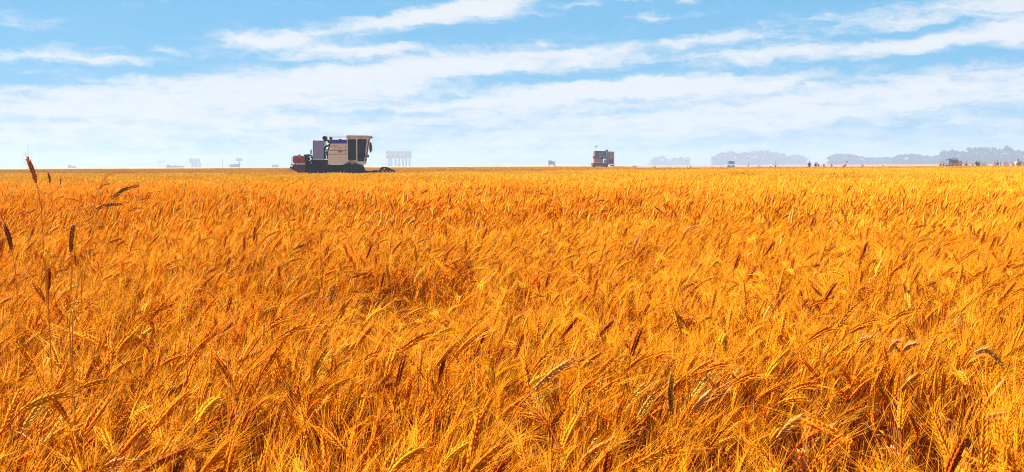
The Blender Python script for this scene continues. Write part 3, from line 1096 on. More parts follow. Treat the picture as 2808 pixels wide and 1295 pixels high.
for yy in (YN - .02, YF - .01):
    b.prism(qs((1473, 206), (1479, 206), (1417, 600), (1411, 600)), yy, yy + .03)
b.build('pillar_trim', m_roof, cab)
b = MB(); b.prism(qs((1090, 150), (1100, 146), (1532, 150), (1536, 158), (1520, 172), (1478, 189), (1100, 189), (1092, 180)), YN - .06, YF + .06); rf = b.build('cab_roof', m_roof, cab)
b = MB(); b.prism(qs((1098, 139), (1475, 143), (1530, 149.5), (1098, 145.5)), YN - .07, YF + .07); b.build('roof_top', m_black, rf)
b = MB(); x0, z0 = q(1200, 600); x1, z1 = q(1240, 470)
b.box(x0, x0 + .5, -.3, .3, z0 + .02, z0 + .5); b.box(x0 - .08, x0 + .05, -.3, .3, z0 + .5, z0 + 1.15); b.build('seat', m_seat, cab)
b = MB(); x0, z0 = q(1370, 600); b.tube([(x0 + .1, 0, z0), (x0 - .12, 0, z0 + .75)], .04); b.tube([(x0 - .27, -.2, z0 + .72), (x0 - .2, 0, z0 + .8), (x0 - .27, .2, z0 + .72)], .02); b.build('steering_column', m_black, cab)
b = MB(); x0, z0 = q(1290, 418); x1, _ = q(1425, 418); b.box(x0, x1, YN + .03, YN + .05, z0 - .015, z0 + .015); b.build('grab_rail', m_panel, cab)
for (uu, vv, w_, h_) in ((1515, 350, .10, .40), (1512, 352, .035, .30)):
    x, z = q(uu, vv); b = MB(); b.ball((x, YN - .22 if uu > 1513 else YF + .15, z), 1, 12, 8, (w_, .16, h_)); mo = b.build('mirror', m_black if uu > 1513 else m_roof, comb_, True)
    b = MB(); x2, z2 = q(1462, 260); b.tube([(x2, YN - .01 if uu > 1513 else YF, z2), (x, YN - .22 if uu > 1513 else YF + .15, z2), (x, YN - .22 if uu > 1513 else YF + .15, z)], .015, 6); b.build('mirror_arm', m_black, mo)
for (uu, vv, yy) in ((1440, 500, YN - .12), (1440, 498, YF)):
    x, z = q(uu, vv); b = MB(); b.disc((x, z), .10, yy, yy + .16); lo = b.build('headlight', m_black, comb_)
    b = MB(); b.disc((x, z), .055, yy - .01, yy - .001); b.build('lens', m_lamp, lo)
# rail with netting along the tank top
b = MB(); xa, za = q(740, 160); xb, zb = q(1090, 152); xc, zc = q(830, 168)
b.tube([(xa, YN + .05, za), (xb, YN + .05, zb)], .014, 6); b.tube([(xa, YF - .05, za), (xb, YF - .05, zb)], .014, 6)
for k in range(3):
    x_, z_ = q(845 + k * 118, 215); b.tube([(x_, YN + .05, z_), (x_, YN + .05, za)], .010, 5)
rail = b.build('tank_rail', m_roof, comb_)
b = MB()
for k in range(9):
    xk = xc + (xb - xc) * k / 9; xk2 = xc + (xb - xc) * (k + .5) / 9; xk3 = xc + (xb - xc) * (k + 1) / 9
    zz = q(830, 200)[1]; b.tube([(xk, YN + .05, zz + .05), (xk2, YN + .05, zz + .13), (xk3, YN + .05, zz + .05)], .005, 4)
b.build('netting', m_roof, rail)
b = MB(); x, z = q(708, 188); b.disc((x, z), .165, YN - .02, YN + .7, 20); b.disc((x, z), .07, YN - .04, YN - .021, 12); x, z = q(812, 188); b.disc((x, z), .10, YN - .02, YN + .5, 16); b.build('air_cleaner', m_dark, comb_)
b = MB(); x, z = q(775, 257); b.disc((x, z), .075, YN - .05, YN + .1); x, z = q(690, 232); b.prism(qs((676, 205), (745, 205), (750, 238), (700, 246)), YN - .01, YN + .6); b.build('pulley', m_dark, comb_)
# hoses and belt housing between the grey panel and the tank
b = MB()


def hose(pts, r):
    P_ = smooth([np.array((q(*p)[0], YN + .12, q(*p)[1])) for p in pts], 14)
    b.tube([tuple(p) for p in P_], r, 7)


hose([(808, 240), (800, 290), (770, 318), (735, 330), (708, 370), (700, 440), (705, 560)], .075)
hose([(800, 300), (778, 370), (762, 430), (760, 560)], .06)
hose([(720, 400), (745, 390), (775, 400)], .035)
hose([(700, 470), (730, 440), (765, 450)], .05)
hose([(705, 500), (735, 480), (765, 510)], .03)
hose([(725, 250), (735, 280), (752, 315)], .01)
hose([(740, 560), (728, 520), (742, 440), (730, 400)], .03)
b.build('hoses', m_black, comb_)
b = MB(); b.prism(qs((507, 232), (690, 232), (690, 560), (507, 560)), YN + .02, YF - .4); pn = b.build('side_panel', m_panel, comb_)
b = MB()
b.prism(qs((504, 228), (694, 232), (694, 240), (504, 237)), YN - .01, YN + .018); b.prism(qs((503, 237.5), (510, 237.5), (504, 558), (498, 558)), YN - .01, YN + .018)
b.prism(qs((688, 241), (694, 241), (694, 558), (688, 558)), YN - .01, YN + .018); b.prism(qs((498, 559), (694, 559), (694, 566), (498, 566)), YN - .01, YN + .018)
b.build('panel_frame', m_frame, pn)
# dark lower body
b = MB(); b.prism(qs((498, 568), (752, 568), (765, 655), (1300, 655), (1290, 730), (1240, 800), (620, 820), (420, 800), (372, 760), (366, 640), (520, 640)), YN + .2, YF - .2); b.build('chassis', m_dark, comb_)
b = MB(); b.prism(qs((372, 480), (400, 470), (400, 800), (366, 800)), YN + .1, YF - .5)
x, z = q(432, 545); b.ring((x, z), .20, .31, YN + .02, YN + .35); b.disc((x, z), .07, YN, YN + .3)
for k in range(5):
    a_ = k * 1.2566 + .4; b.tube([(x, YN + .15, z), (x + .24 * math.cos(a_), YN + .15, z + .24 * math.sin(a_))], .03, 6)
b.prism(qs((400, 610), (430, 600), (436, 680), (400, 680)), YN + .1, YF - .5); b.prism(qs((474, 575), (500, 570), (500, 640), (480, 640)), YN + .1, YF - .5)
b.build('flywheel', m_black, comb_)
b = MB(); x, z = q(461, 470); x2, z2 = q(461, 395); b.tube([(x, YN + .5, z), (x, YN + .5, z2)], .05, 8); ex = b.build('exhaust_pipe', m_dark, comb_)
b = MB(); x3, z3 = q(462, 372); b.tube([(x, YN + .5, z2), (x3 - .01, YN + .5, z3)], [.055, .03], 8); b.build('pipe_cap', m_pipe, ex)
for (u0, u1) in ((150, 262), (266, 366)):
    p0 = q(u0, 640); p1 = q(u1, 506); b = MB(); b.prism(rrect(p0[0], p1[0], p0[1], p1[1], .17, 6), YN + .15, YF - .15); tk = b.build('rear_tank', m_red, comb_)
    b = MB(); xx, zz = q(u1 - 10 if u0 < 200 else 345, 500); b.prism([(xx - .06, zz - .04), (xx + .05, zz - .04), (xx + .09, zz + .10), (xx - .02, zz + .10)], YN + .4, YN + .7); b.build('tank_cap', m_dark, tk)
b = MB(); b.prism(qs((145, 655), (368, 660), (368, 780), (260, 810), (205, 770), (140, 750)), YN + .1, YF - .1); b.build('straw_hood', m_dred, comb_)
b = MB(); pts = [q(*p) for p in ((270, 498), (175, 500), (136, 530), (136, 640), (110, 690), (102, 750), (118, 770))]
for yy in (YN + .1, YF - .1):
    b.tube([(x, yy, z) for x, z in pts], .022, 6)
x, z = q(130, 650); x2, z2 = q(370, 656); b.box(x, x2, YN + .08, YF - .1, z2 - .03, z2 + .035); x, z = q(104, 700); b.prism(qs((100, 700), (150, 690), (152, 745), (110, 740)), YN + .1, YN + .2)
b.build('rear_frame', m_black, comb_)
b = MB(); b.prism(qs((104, 725), (136, 722), (130, 762), (104, 752)), YN + .02, YN + .12); b.build('tail_lamp', m_roof, comb_)
for (uu, rr_, nm) in ((1185, .88, 'front_wheel'), (560, .62, 'rear_wheel')):
    x, _ = q(uu, 800)
    for yy in (YN - .02, YF - .43):
        b = MB(); b.ring((x, rr_), rr_ * .55, rr_, yy, yy + .45, 30)
        for k in range(18):
            a_ = k * math.pi / 9; b.tube([(x + rr_ * .97 * math.cos(a_), yy + .02, rr_ + rr_ * .97 * math.sin(a_)), (x + rr_ * math.cos(a_ + .13), yy + .43, rr_ + rr_ * math.sin(a_ + .13))], .03, 4)
        ty = b.build(nm, m_tyre, comb_)
        b = MB(); b.disc((x, rr_), rr_ * .56, yy + .12, yy + .3, 20); b.disc((x, rr_), rr_ * .2, yy + .05, yy + .119, 14); b.build('rim', m_dark, ty)
b = MB()
for yy in (YN - .05, YN + .35):
    x, z = q(1310, 705); x2, z2 = q(1395, 655); b.tube([(x, yy, z), (x2, yy, z2)], .018, 6); x3, z3 = q(1340, 660); b.tube([(x, yy, z), (x3, yy, z3)], .012, 6)
for k in range(3):
    x, z = q(1318 + k * 24, 700 - k * 14); b.box(x - .03, x + .1, YN - .05, YN + .35, z - .02, z + .01)
b.build('ladder', m_dred, comb_)
# cutting header low in the wheat
b = MB(); b.prism(qs((1240, 735), (1300, 725), (1372, 765), (1372, 900), (1330, 900)), -.6, .6); hd = b.build('feeder_house', m_dark, comb_)
b = MB(); b.prism(qs((1345, 762), (1400, 758), (1410, 768), (1500, 772), (1640, 768), (1645, 880), (1380, 900)), YN - .3, YN - .24)
b.prism(qs((1373, 790), (1400, 784), (1400, 900), (1373, 900)), YN - .239, YF + .239); b.prism(qs((1401, 880), (1640, 880), (1645, 900), (1401, 900)), YN - .239, YF + .239)
b.prism(qs((1373, 762), (1400, 758), (1410, 768), (1500, 772), (1640, 768), (1645, 880), (1380, 900)), YF + .24, YF + .3)
hdr = b.build('header', m_dark, comb_)
b = MB(); x, z = q(1465, 815)
b.tube([(x, YN - .22, z), (x, YF + .22, z)], .17, 12); x2, z2 = q(1390, 780); b.tube([(x2, YN - .22, z2), (x2, YF + .22, z2)], .04, 8)
b.build('auger', m_dark, hdr)
b = MB(); x, z = q(1578, 790)
for k in range(9):
    b.ball((x + random.Random(k).uniform(-.12, .12), YN + .1 + k * .25, z + random.Random(k + 9).uniform(-.05, .03)), .2, 9, 6, (1.1, 1, .75))
b.build('cut_straw', m_chaff, hdr)
b = MB()
for yy in (YN - .25, YF + .2):
    fr_ = [q(*p) for p in ((1645, 800), (1712, 705), (1782, 705), (1930, 775), (1915, 802), (1645, 802))]
    for i in range(6):
        (xa, za), (xb, zb) = fr_[i], fr_[(i + 1) % 6]; b.tube([(xa, yy, za), (xb, yy, zb)], .042, 6)
    for (a_, c_) in (((1712, 705), (1690, 800)), ((1712, 705), (1765, 800)), ((1782, 705), (1765, 800)), ((1782, 705), (1840, 802)), ((1850, 740), (1905, 800)), ((1840, 735), (1800, 802))):
        xa, za = q(*a_); xb, zb = q(*c_); b.tube([(xa, yy, za), (xb, yy, zb)], .03, 6)
rl = b.build('reel', m_black, comb_)
for p in ((1712, 708), (1782, 708), (1925, 778), (1660, 796)):
    b = MB(); x, z = q(*p); b.tube([(x, YN - .25, z), (x, YF + .2, z)], .032, 6)
    for k in range(14):
        yk = YN - .15 + k * .21; b.tube([(x, yk, z), (x - .03, yk, z - .22)], .008, 4)
    b.build('reel_bar', m_black, rl)

# ------------------------------------------------------------------ the red combine, seen from behind
D2N = 196.0; D2C = 199.0
ox2 = at(1657, 452, D2C).x
rc = empty('combine_harvester', (ox2, D2C, 0), 'red and green combine harvester seen from behind with a small green flag', 'combine harvester', 'combine harvesters at work in the field')
DD = [D2N]


def q(u_, v_):
    p = at(1600 + u_ / 15.84, 395 + v_ / 15.84, DD[0])
    return (p.x - ox2, p.z)


m_grn = material('dark_green_paint', (.17, .09, .055), .5, var=.3, nscale=2)
m_brown = material('dusty_brown_panel', (.62, .44, .24), .7, var=.3, nscale=3)
m_teal = material('teal_glass', (.12, .45, .38), .2, var=.2)
m_steel = material('blue_steel', (.20, .24, .40), .4, .2, var=.2)
m_pink = material('faded_red_paint', (.68, .26, .14), .6, var=.25, nscale=3)
m_lime = material('lime_cloth', (.45, .80, .16), .8, var=.05)
m_yg = material('yellow_green_paint', (.50, .55, .22), .6)
y0 = D2N - D2C
b = MB(); b.prism(qs((510, 340), (1000, 335), (1000, 640), (500, 640), (500, 470)), y0, y0 + 4.2); t2 = b.build('grain_tank', m_grn, rc)
b = MB(); b.prism(qs((525, 300), (990, 315), (990, 334), (560, 350), (520, 325)), y0 - .15, y0 + 4.4); b.build('tank_lid', material('dark_teal_paint', (.03, .06, .075), .4), t2)
b = MB(); b.prism(qs((660, 380), (900, 380), (900, 450), (660, 450)), y0 - .06, y0 - .003); b.build('vent_panel', m_pink, t2)
for (u0, u1) in ((665, 800), (842, 955)):
    b = MB(); b.prism(qs((u0, 488), (u1, 488), (u1, 605), (u0, 605)), y0 - .07, y0 - .003); b.build('rear_window', m_teal, t2)
b = MB(); b.prism(qs((720, 608), (960, 606), (960, 640), (720, 640)), y0 - .07, y0 - .003); b.build('vent_slot', m_black, t2)
b = MB(); b.prism(qs((415, 540), (498, 545), (498, 655), (448, 655)), y0 + .2, y0 + 1.2); b.build('unloading_chute', m_red, rc)
b = MB(); b.prism(qs((450, 642), (700, 642), (700, 812), (455, 812)), y0 - .1, y0 + 3); b.build('straw_hood', m_pink, rc)
b = MB(); b.prism(qs((701, 642), (860, 642), (860, 812), (701, 812)), y0 + .1, y0 + 3); b.build('engine_cover', m_brown, rc)
b = MB(); b.prism(qs((390, 820), (1070, 815), (1070, 950), (1000, 990), (640, 980), (460, 975), (395, 935)), y0 - .3, y0 + 3.5); b.build('chopper', material('worn_red_paint', (.45, .03, .012), .6, var=.3, nscale=2), rc)
for (u0, r_) in ((470, .7), (1010, .7)):
    DD[0] = D2N; x, _ = q(u0, 900); b = MB()
    yy = y0 + .4
    b.tube([(x - .2, yy + .7, .7), (x + .2, yy + .7, .7)], .7, 20); b.build('rear_wheel', m_tyre, rc)
b = MB(); b.prism(qs((1000, 325), (1300, 330), (1342, 350), (1330, 640), (1315, 860), (1110, 860), (1100, 640), (1000, 640)), y0 + .3, y0 + 5); sd = b.build('side_body', m_brown, rc)
b = MB(); b.prism(qs((1130, 672), (1308, 672), (1305, 850), (1130, 850)), y0 + .22, y0 + .297); b.build('red_panel', m_red, sd)
b = MB(); b.prism(qs((1316, 360), (1345, 360), (1330, 850), (1306, 850)), y0 + .2, y0 + .28); b.build('corner_post', m_yg, sd)
b = MB(); b.prism(qs((985, 250), (1040, 238), (1080, 275), (1080, 330), (985, 330)), y0 + .5, y0 + 1.3); b.build('air_intake', m_dred, rc)
b = MB(); x, z = q(1025, 640); x1, z1 = q(1025, 345)
b.tube([(x, y0 - .15, z), (x1, y0 - .15, z1)], .22, 10); x2, z2 = q(1060, 800); b.tube([(x, y0 - .15, z), (x2, y0 - .2, z2)], .2, 10); b.build('duct', m_steel, rc)
b = MB(); b.prism(qs((890, 680), (1000, 680), (1000, 830), (905, 830)), y0 - .2, y0 + .09); b.build('tool_box', m_teal, rc)
b = MB(); b.prism(qs((1080, 872), (1300, 862), (1300, 830), (1422, 832), (1425, 880), (1080, 905)), y0 + 3.5, y0 + 4.2); b.prism(qs((1200, 915), (1430, 900), (1430, 985), (1300, 960)), y0 + 3.5, y0 + 4.2); b.build('header', material('pale_header_paint', (.72, .60, .42), .5), rc)
b = MB(); x, z = q(1395, 545); b.ball((x, y0 + 4.5, z), 1, 10, 8, (.08, .06, .25)); mo = b.build('mirror', m_black, rc)
b = MB(); x1, z1 = q(1335, 400); b.tube([(x1, y0 + 4.5, z1), (x, y0 + 4.5, z1), (x, y0 + 4.5, z)], .012, 5); b.build('mirror_arm', m_black, mo)
b = MB(); x, z = q(512, 340); x1, z1 = q(530, 70); b.tube([(x, y0 + .1, z), (x1, y0 + .1, z1)], .02, 5); fp = b.build('flag_pole', m_yg, rc)
b = MB(); b.prism(qs((530, 75), (590, 85), (600, 120), (565, 150), (528, 160)), y0 + .09, y0 + .105); b.build('flag', m_lime, fp)

# ------------------------------------------------------------------ far vehicles
m_fblue = material('grey_blue_paint', (.12, .15, .24), .5, var=.2, nscale=1)
m_ftarp = material('green_tarpaulin', (.10, .17, .14), .8, var=.2, nscale=1)
m_fgrey = material('weathered_grey', (.34, .34, .40), .7, var=.2, nscale=1)


def box_at(px0, px1, py0, py1, D, y0, y1, o, b=None, inset=0):
    """box between two photo corners at distance D, in the frame of o"""
    b = b or MB(); p = at(px0, py1, D); r_ = at(px1, py0, D)
    return b.box(p.x - o.x, r_.x - o.x, y0, y1, max(p.z, 0), r_.z)


def wheels(root, xs, yn, yf, r_):
    for x in xs:
        for yy in (yn, yf - .3):
            b = MB(); b.ring((x, r_), r_ * .5, r_, yy, yy + .3, 16); w = b.build('wheel', m_tyre, root)
            b = MB(); b.disc((x, r_), r_ * .51, yy + .08, yy + .22, 12); b.build('rim', m_fgrey, w)


def far_vehicle(name, label, cat, D, parts, wx, r_=.5, depth=2.3, group=None):
    cx = sum(p[1] + p[2] for p in parts) / (2 * len(parts))
    o = at(cx, 456, D); o.z = 0
    root = empty(name, (o.x, D + depth / 2, 0), label, cat, group)
    for (nm, x0, x1, y0_, y1_, m_) in parts:
        box = box_at(x0, x1, y0_, y1_, D, -depth / 2 + (.1 if nm in ('cab', 'cargo') else 0), depth / 2, o)
        box.build(nm, m_, root)
    wheels(root, [at(x, 456, D).x - o.x for x in wx], -depth / 2 - .02, depth / 2 + .02, r_)
    return root


HV = 'vehicles far off on the horizon'
far_vehicle('combine_harvester', 'small blue grey combine harvester far off left of the red one', 'combine harvester', 640,
            [('body', 1504, 1519, 443, 452, m_fblue), ('cab', 1519.2, 1522.5, 442.5, 451, m_fgrey), ('grain_tank', 1503.5, 1514, 440.5, 442.9, m_ftarp), ('header', 1519.3, 1524, 451.1, 455, m_pink)], (1507, 1519), .6, 2.6, 'combine harvesters at work in the field')
far_vehicle('farm_vehicle', 'faint grey combine alone on the horizon at far left', 'combine harvester', 1100, [('body', 190, 203, 456, 460.5, m_fgrey), ('cab', 187, 192, 452.5, 460.4, m_fblue), ('header', 203.2, 207, 458, 461, m_fgrey)], (191, 200), .7, 2.6, 'combine harvesters at work in the field')
far_vehicle('truck', 'long low blue green truck between two raised huts at left', 'truck', 1250, [('cargo', 466, 488, 455.2, 461, m_ftarp), ('cab', 456, 465.8, 452.3, 461, m_fblue), ('canopy', 479, 484, 453.3, 455.1, m_ftarp)], (459, 470, 484), .6, 2.4, HV)
far_vehicle('trailer', 'low purple grey trailer behind the long truck at left', 'trailer', 1250, [('cargo', 489.5, 503.5, 454.8, 460.5, m_fblue)], (492, 500), .5, 2.4, HV)
far_vehicle('truck', 'blue covered truck under the single raised cabin at left', 'truck', 1150, [('cargo', 641, 657, 449.6, 459, m_fblue), ('cab', 629.5, 640.7, 451, 459, m_ftarp)], (633, 644, 653), .6, 2.4, HV)
far_vehicle('trailer', 'small blue trailer on the horizon left of the cream combine', 'trailer', 1300, [('cargo', 746, 763, 452.2, 459, m_fblue)], (749, 759), .6, 2.4, HV)
far_vehicle('truck', 'green and blue truck before the middle tree belt', 'truck', 420, [('cargo', 1998, 2010, 441.8, 450, m_ftarp), ('cab', 2010.2, 2015, 443, 450, m_fblue)], (2001, 2012), .5, 2.3, HV)
tr_ = far_vehicle('trailer', 'purple red loaded trailer with a flat roof at the right field edge', 'trailer', 260,
                  [('cargo', 2609, 2628, 437.5, 452, m_dred), ('cab', 2602.5, 2608.8, 436.5, 452, m_fblue), ('canopy', 2601.5, 2627, 434.6, 436.3, m_steel), ('front_load', 2628.2, 2639, 441, 452, m_pink)], (2606, 2622, 2634), .5, 2.2, HV)
far_vehicle('car', 'white car at the far right edge beyond the weeds', 'car', 230, [('body', 2792, 2812, 444, 449, m_white), ('cab', 2797, 2807, 441.8, 443.9, m_fgrey)], (2794, 2808), .32, 1.6, HV)

# ------------------------------------------------------------------ huts on legs, pole
def raised_hut(label, D, body, roof, legs, base_py=461, thick=.35, side=None, wins=(), depth=6.0, mw=m_fgrey):
    (bx0, bx1, by0, by1) = body
    o = at((bx0 + bx1) / 2, 456, D); o.z = 0
    root = empty('raised_hut', (o.x, D + depth / 2, 0), label, 'hut', 'raised huts along the horizon')
    b = box_at(bx0, bx1, by0, by1, D, -depth / 2, depth / 2, o); bd = b.build('body', mw, root)
    b = box_at(roof[0], roof[1], roof[2] - .9, roof[2] + .5, D, -depth / 2 - .5, depth / 2 + .5, o); rfo = b.build('roof', m_steel, root)
    b = MB()
    for k in range(5):
        px = bx0 + 1 + (bx1 - bx0 - 2) * k / 4; p = at(px, by0, D); p2 = at(px, roof[2], D)
        b.tube([(p.x - o.x, -depth / 2 + .2, p.z), (p.x - o.x, -depth / 2 + .2, p2.z)], .08, 5)
    b.build('roof_post', m_fgrey, rfo)
    for px in legs:
        for yy in (-depth / 2 + .4, depth / 2 - .4):
            p = at(px, by1, D); b = MB(); b.box(p.x - o.x - thick, p.x - o.x + thick, yy - thick, yy + thick, 0, p.z); b.build('leg', mw, root)
    for px in wins:
        b = box_at(px - 1.2, px + 1.2, by0 + (by1 - by0) * .32, by0 + (by1 - by0) * .52, D, -depth / 2 - .06, -depth / 2 - .005, o); b.build('window', m_white, bd)
    if side:
        for (px, pt) in side:
            p = at(px, pt, D); b = MB(); b.tube([(p.x - o.x, 0, 0), (p.x - o.x, 0, p.z)], .12, 5); b.build('side_pole', m_fgrey, root)
    return root


raised_hut('large grey hut on stout legs right of the cream combine', 1500, (1058, 1127.5, 414.5, 435), (1047, 1131, 411.5), (1066, 1072.5, 1084, 1094, 1104, 1113, 1122.5), thick=.8, wins=(1063, 1072, 1086, 1100, 1108), side=((1046, 434), (1053, 434), (1059, 436)), depth=7)
raised_hut('grey purple hut on five thin legs at left', 1600, (519, 545, 437, 446), (517, 547, 435), (524, 529, 534, 539, 546.5), thick=.45, side=((509.5, 446), (514.5, 446), (519, 446)), depth=7, mw=m_fgrey)
raised_hut('faint spindly hut frame leftmost on the horizon', 1800, (430, 453, 441, 444.5), (443, 453, 434.5), (435.5, 439.5, 449.5), thick=.16, depth=5)
raised_hut('small single hut standing above the blue covered truck', 1400, (648, 662.5, 436.5, 441.5), (645, 662, 435.2), (655.5,), thick=.3, depth=4, mw=m_fblue)
o = at(610, 456, 650); root = empty('utility_pole', (o.x, 650, 0), 'thin leaning pole alone on the horizon at left', 'pole')
p = at(608.5, 435, 650); p1 = at(609.5, 442, 650); p2 = at(611.5, 458, 650)
b = MB(); b.tube([(p2.x - o.x, 0, 0), (p1.x - o.x, 0, p1.z)], .14, 6); b.build('pole', m_fgrey, root)
b = MB(); b.tube([(p1.x - o.x, 0, p1.z), (p.x - o.x, 0, p.z)], .24, 6); b.build('pole_head', m_fgrey, root)


# ------------------------------------------------------------------ people
def skin_mesh(name, joints, edges, mat, lvl=1):
    me = bpy.data.meshes.new(name + '_cage')
    me.from_pydata([j[:3] for j in joints], edges, [])
    ob = bpy.data.objects.new(name, me); COL.objects.link(ob)
    ob.modifiers.new('skin', 'SKIN')
    for i, j in enumerate(joints):
        sv = me.skin_vertices[0].data[i]; sv.radius = (j[3], j[4] if len(j) > 4 else j[3]); sv.use_root = (i == 0)
    sb = ob.modifiers.new('sub', 'SUBSURF'); sb.levels = lvl; sb.render_levels = lvl
    dg = bpy.context.evaluated_depsgraph_get()
    out_m = bpy.data.meshes.new_from_object(ob.evaluated_get(dg))
    bpy.data.objects.remove(ob); bpy.data.meshes.remove(me)
    out_m.name = name; out_m.materials.clear(); out_m.materials.append(mat)
    out_m.polygons.foreach_set('use_smooth', [True] * len(out_m.polygons))
    return out_m


_pm = {}


def cloth(c):
    if c not in _pm: _pm[c] = material('cloth', c, .9, var=.1)
    return _pm[c]


def person(label, px, D, pose, top, legs, hat, face=0.0, scale=1.0, carry=None):
    o = at(px, 456, D)
    root = empty('person', (o.x, D, 0), label, 'person', None, face)
    root.scale = (scale,) * 3
    bend = {'stand': .05, 'bend': 1.05, 'stoop': .55}[pose]
    sb, cb = math.sin(bend), math.cos(bend)
    hip = (0, 0, .90)
    def up(d, side=0, fw=0): return (side, 0 - 0 + (-fw * cb if False else 0) - 0 + 0, 0)
    def T(d, x=0, f=0):      # along the torso; torso bends towards +x (its front)
        return (hip[0] + sb * d + cb * f, x, hip[2] + cb * d - sb * f)
    st_ = .16
    J = [(*hip, .13, .15), (*T(.22), .12, .14), (*T(.45), .13, .17), (*T(.56), .055, .055), (*T(.64, 0, .01), .075, .07), (*T(.76, 0, .02), .08, .075),
         (*T(.50, .19), .055), (*T(.24, .24, .06), .042), (*T(.02, .22, .16), .032), (*T(-.08, .21, .19), .03),
         (*T(.50, -.19), .055), (*T(.24, -.24, .08), .042), (*T(.04, -.2, .22), .032), (*T(-.05, -.19, .27), .03),
         (0, .10, .84, .09), (.06, .11, .46, .06), (-.04, .11, .09, .045), (.09, .11, .04, .035),
         (0, -.10, .84, .09), (st_, -.11, .47, .06), (.10, -.11, .09, .045), (.23, -.11, .04, .035)]
    E = [(0, 1), (1, 2), (2, 3), (3, 4), (4, 5), (2, 6), (6, 7), (7, 8), (8, 9), (2, 10), (10, 11), (11, 12), (12, 13), (0, 14), (14, 15), (15, 16), (16, 17), (0, 18), (18, 19), (19, 20), (20, 21)]
    lobj('body', skin_mesh('body', J, E, m_skin), root)
    g_ = lambda j, k: (*j[:3], *[r + k for r in j[3:]])
    idx_ = [1, 2, 6, 7, 8, 10, 11, 12, 0]
    mp = {a_: i for i, a_ in enumerate(idx_)}
    lobj('shirt', skin_mesh('shirt', [g_(J[i], .018) for i in idx_], [(mp[a_], mp[c_]) for a_, c_ in E if a_ in mp and c_ in mp], cloth(top)), root)
    idx_ = [0, 14, 15, 16, 18, 19, 20]
    mp = {a_: i for i, a_ in enumerate(idx_)}
    lobj('trousers', skin_mesh('trousers', [g_(J[i], .02) for i in idx_], [(mp[a_], mp[c_]) for a_, c_ in E if a_ in mp and c_ in mp], cloth(legs)), root)
    hx, hy, hz = T(.80, 0, .02)
    b = MB(); b.ball((hx, hy, hz), .10, 12, 8, (1, 1, .75))
    if hat[1]: b.tube([(hx - .02 * 0, hy, hz - .015), (hx, hy, hz + .005)], .2, 14); b.tube([(hx, hy, hz + .004), (hx, hy, hz + .10)], [.11, .07], 12)
    b.build('hat' if hat[1] else 'hair', cloth(hat[0]), root)
    if carry:
        x, y_, z = T(-.02, -.1, .3); b = MB(); b.ball((x, y_, z - .25), .2, 12, 8, (1, .8, 1.2)); c_ = b.build('sack', cloth(carry), None)
        c_.location = (o.x + x * math.cos(face), D + x * math.sin(face), 0); tag(c_, 'pale green sack held against the dark figure in the stubble', 'sack')


RED = (.55, .05, .03); PUR = (.16, .03, .12); BLK = (.02, .02, .025); NAVY = (.03, .04, .16); WHT = (.75, .72, .70); PNK = (.55, .22, .25); GRY = (.25, .24, .26)
PD = 172
person('person in red top and blue hat stooping right with dark trousers', 2314, PD, 'stoop', RED, BLK, (NAVY, True), 0, 1.05)
person('upright person in purple with pink headcloth in the stubble', 2219, 185, 'stand', PUR, BLK, (RED, False), -1.5, 1.08, carry=(.45, .70, .25))
person('person with red cap and pale lilac clothes left of the stooping one', 2279, 175, 'stand', (.55, .42, .58), GRY, (RED, False), -1.5, .80)
person('person in blue top nearest right of the purple figure', 2235.5, 250, 'stand', NAVY, RED, (NAVY, False), -1.5)
person('person in white top beside the one in blue', 2238.5, 255, 'stand', WHT, GRY, (GRY, False), -1.5)
person('stooping figure in violet between the blue one and the red cap', 2246.5, 250, 'stoop', PUR, PNK, (NAVY, False), 3.1)
person('small grey violet figure in the stubble before the gap in the trees', 2259, 270, 'stand', GRY, PNK, (GRY, False), -1.5, .95)
person('small dark figure in pale clothes right of the stooping red one', 2363.5, 185, 'stand', PNK, WHT, (BLK, True), 1.5, .72)
person('bent figure in white among three before the middle trees', 2112, 290, 'bend', WHT, PNK, (BLK, False), 0)
person('slim grey figure standing alone before the middle trees', 2126, 270, 'stand', GRY, BLK, (BLK, False), 0)
person('orange brown figure standing before the middle trees', 2051, 300, 'stand', (.45, .18, .06), PNK, (BLK, False), 0)
person('purple figure leftmost of the people by the purple red trailer', 2576.5, 235, 'stoop', PUR, PNK, (NAVY, True), 0)
person('blue grey figure walking up to the purple red trailer', 2585, 240, 'stand', (.2, .2, .4), GRY, (NAVY, False), 0)
person('violet figure standing right of the purple red trailer', 2649.5, 225, 'stand', (.28, .16, .42), PNK, (PUR, False), 1.5)
person('dark figure standing behind the dark green bush', 2680, 205, 'stand', (.18, .05, .2), BLK, (RED, False), 1.5, 1.02)
person('lilac figure among weeds right of the dark green bush', 2727, 220, 'stand', (.5, .35, .55), GRY, (PUR, False), 1.5)
person('figure in dark blue among weeds right of the lilac one', 2735, 215, 'stand', NAVY, GRY, (BLK, True), 1.5)
person('pink figure stooping near the right edge of the field', 2779, 200, 'stoop', PNK, PNK, (RED, False), 3.1, 1.05)
person('tall figure in dark hat at the right edge', 2792.5, 192, 'stand', (.35, .08, .06), BLK, (BLK, True), 1.5, 1.1)
person('purple figure rightmost of the people at the right edge', 2797.5, 200, 'stand', (.2, .06, .25), PNK, (PUR, False), 1.5)

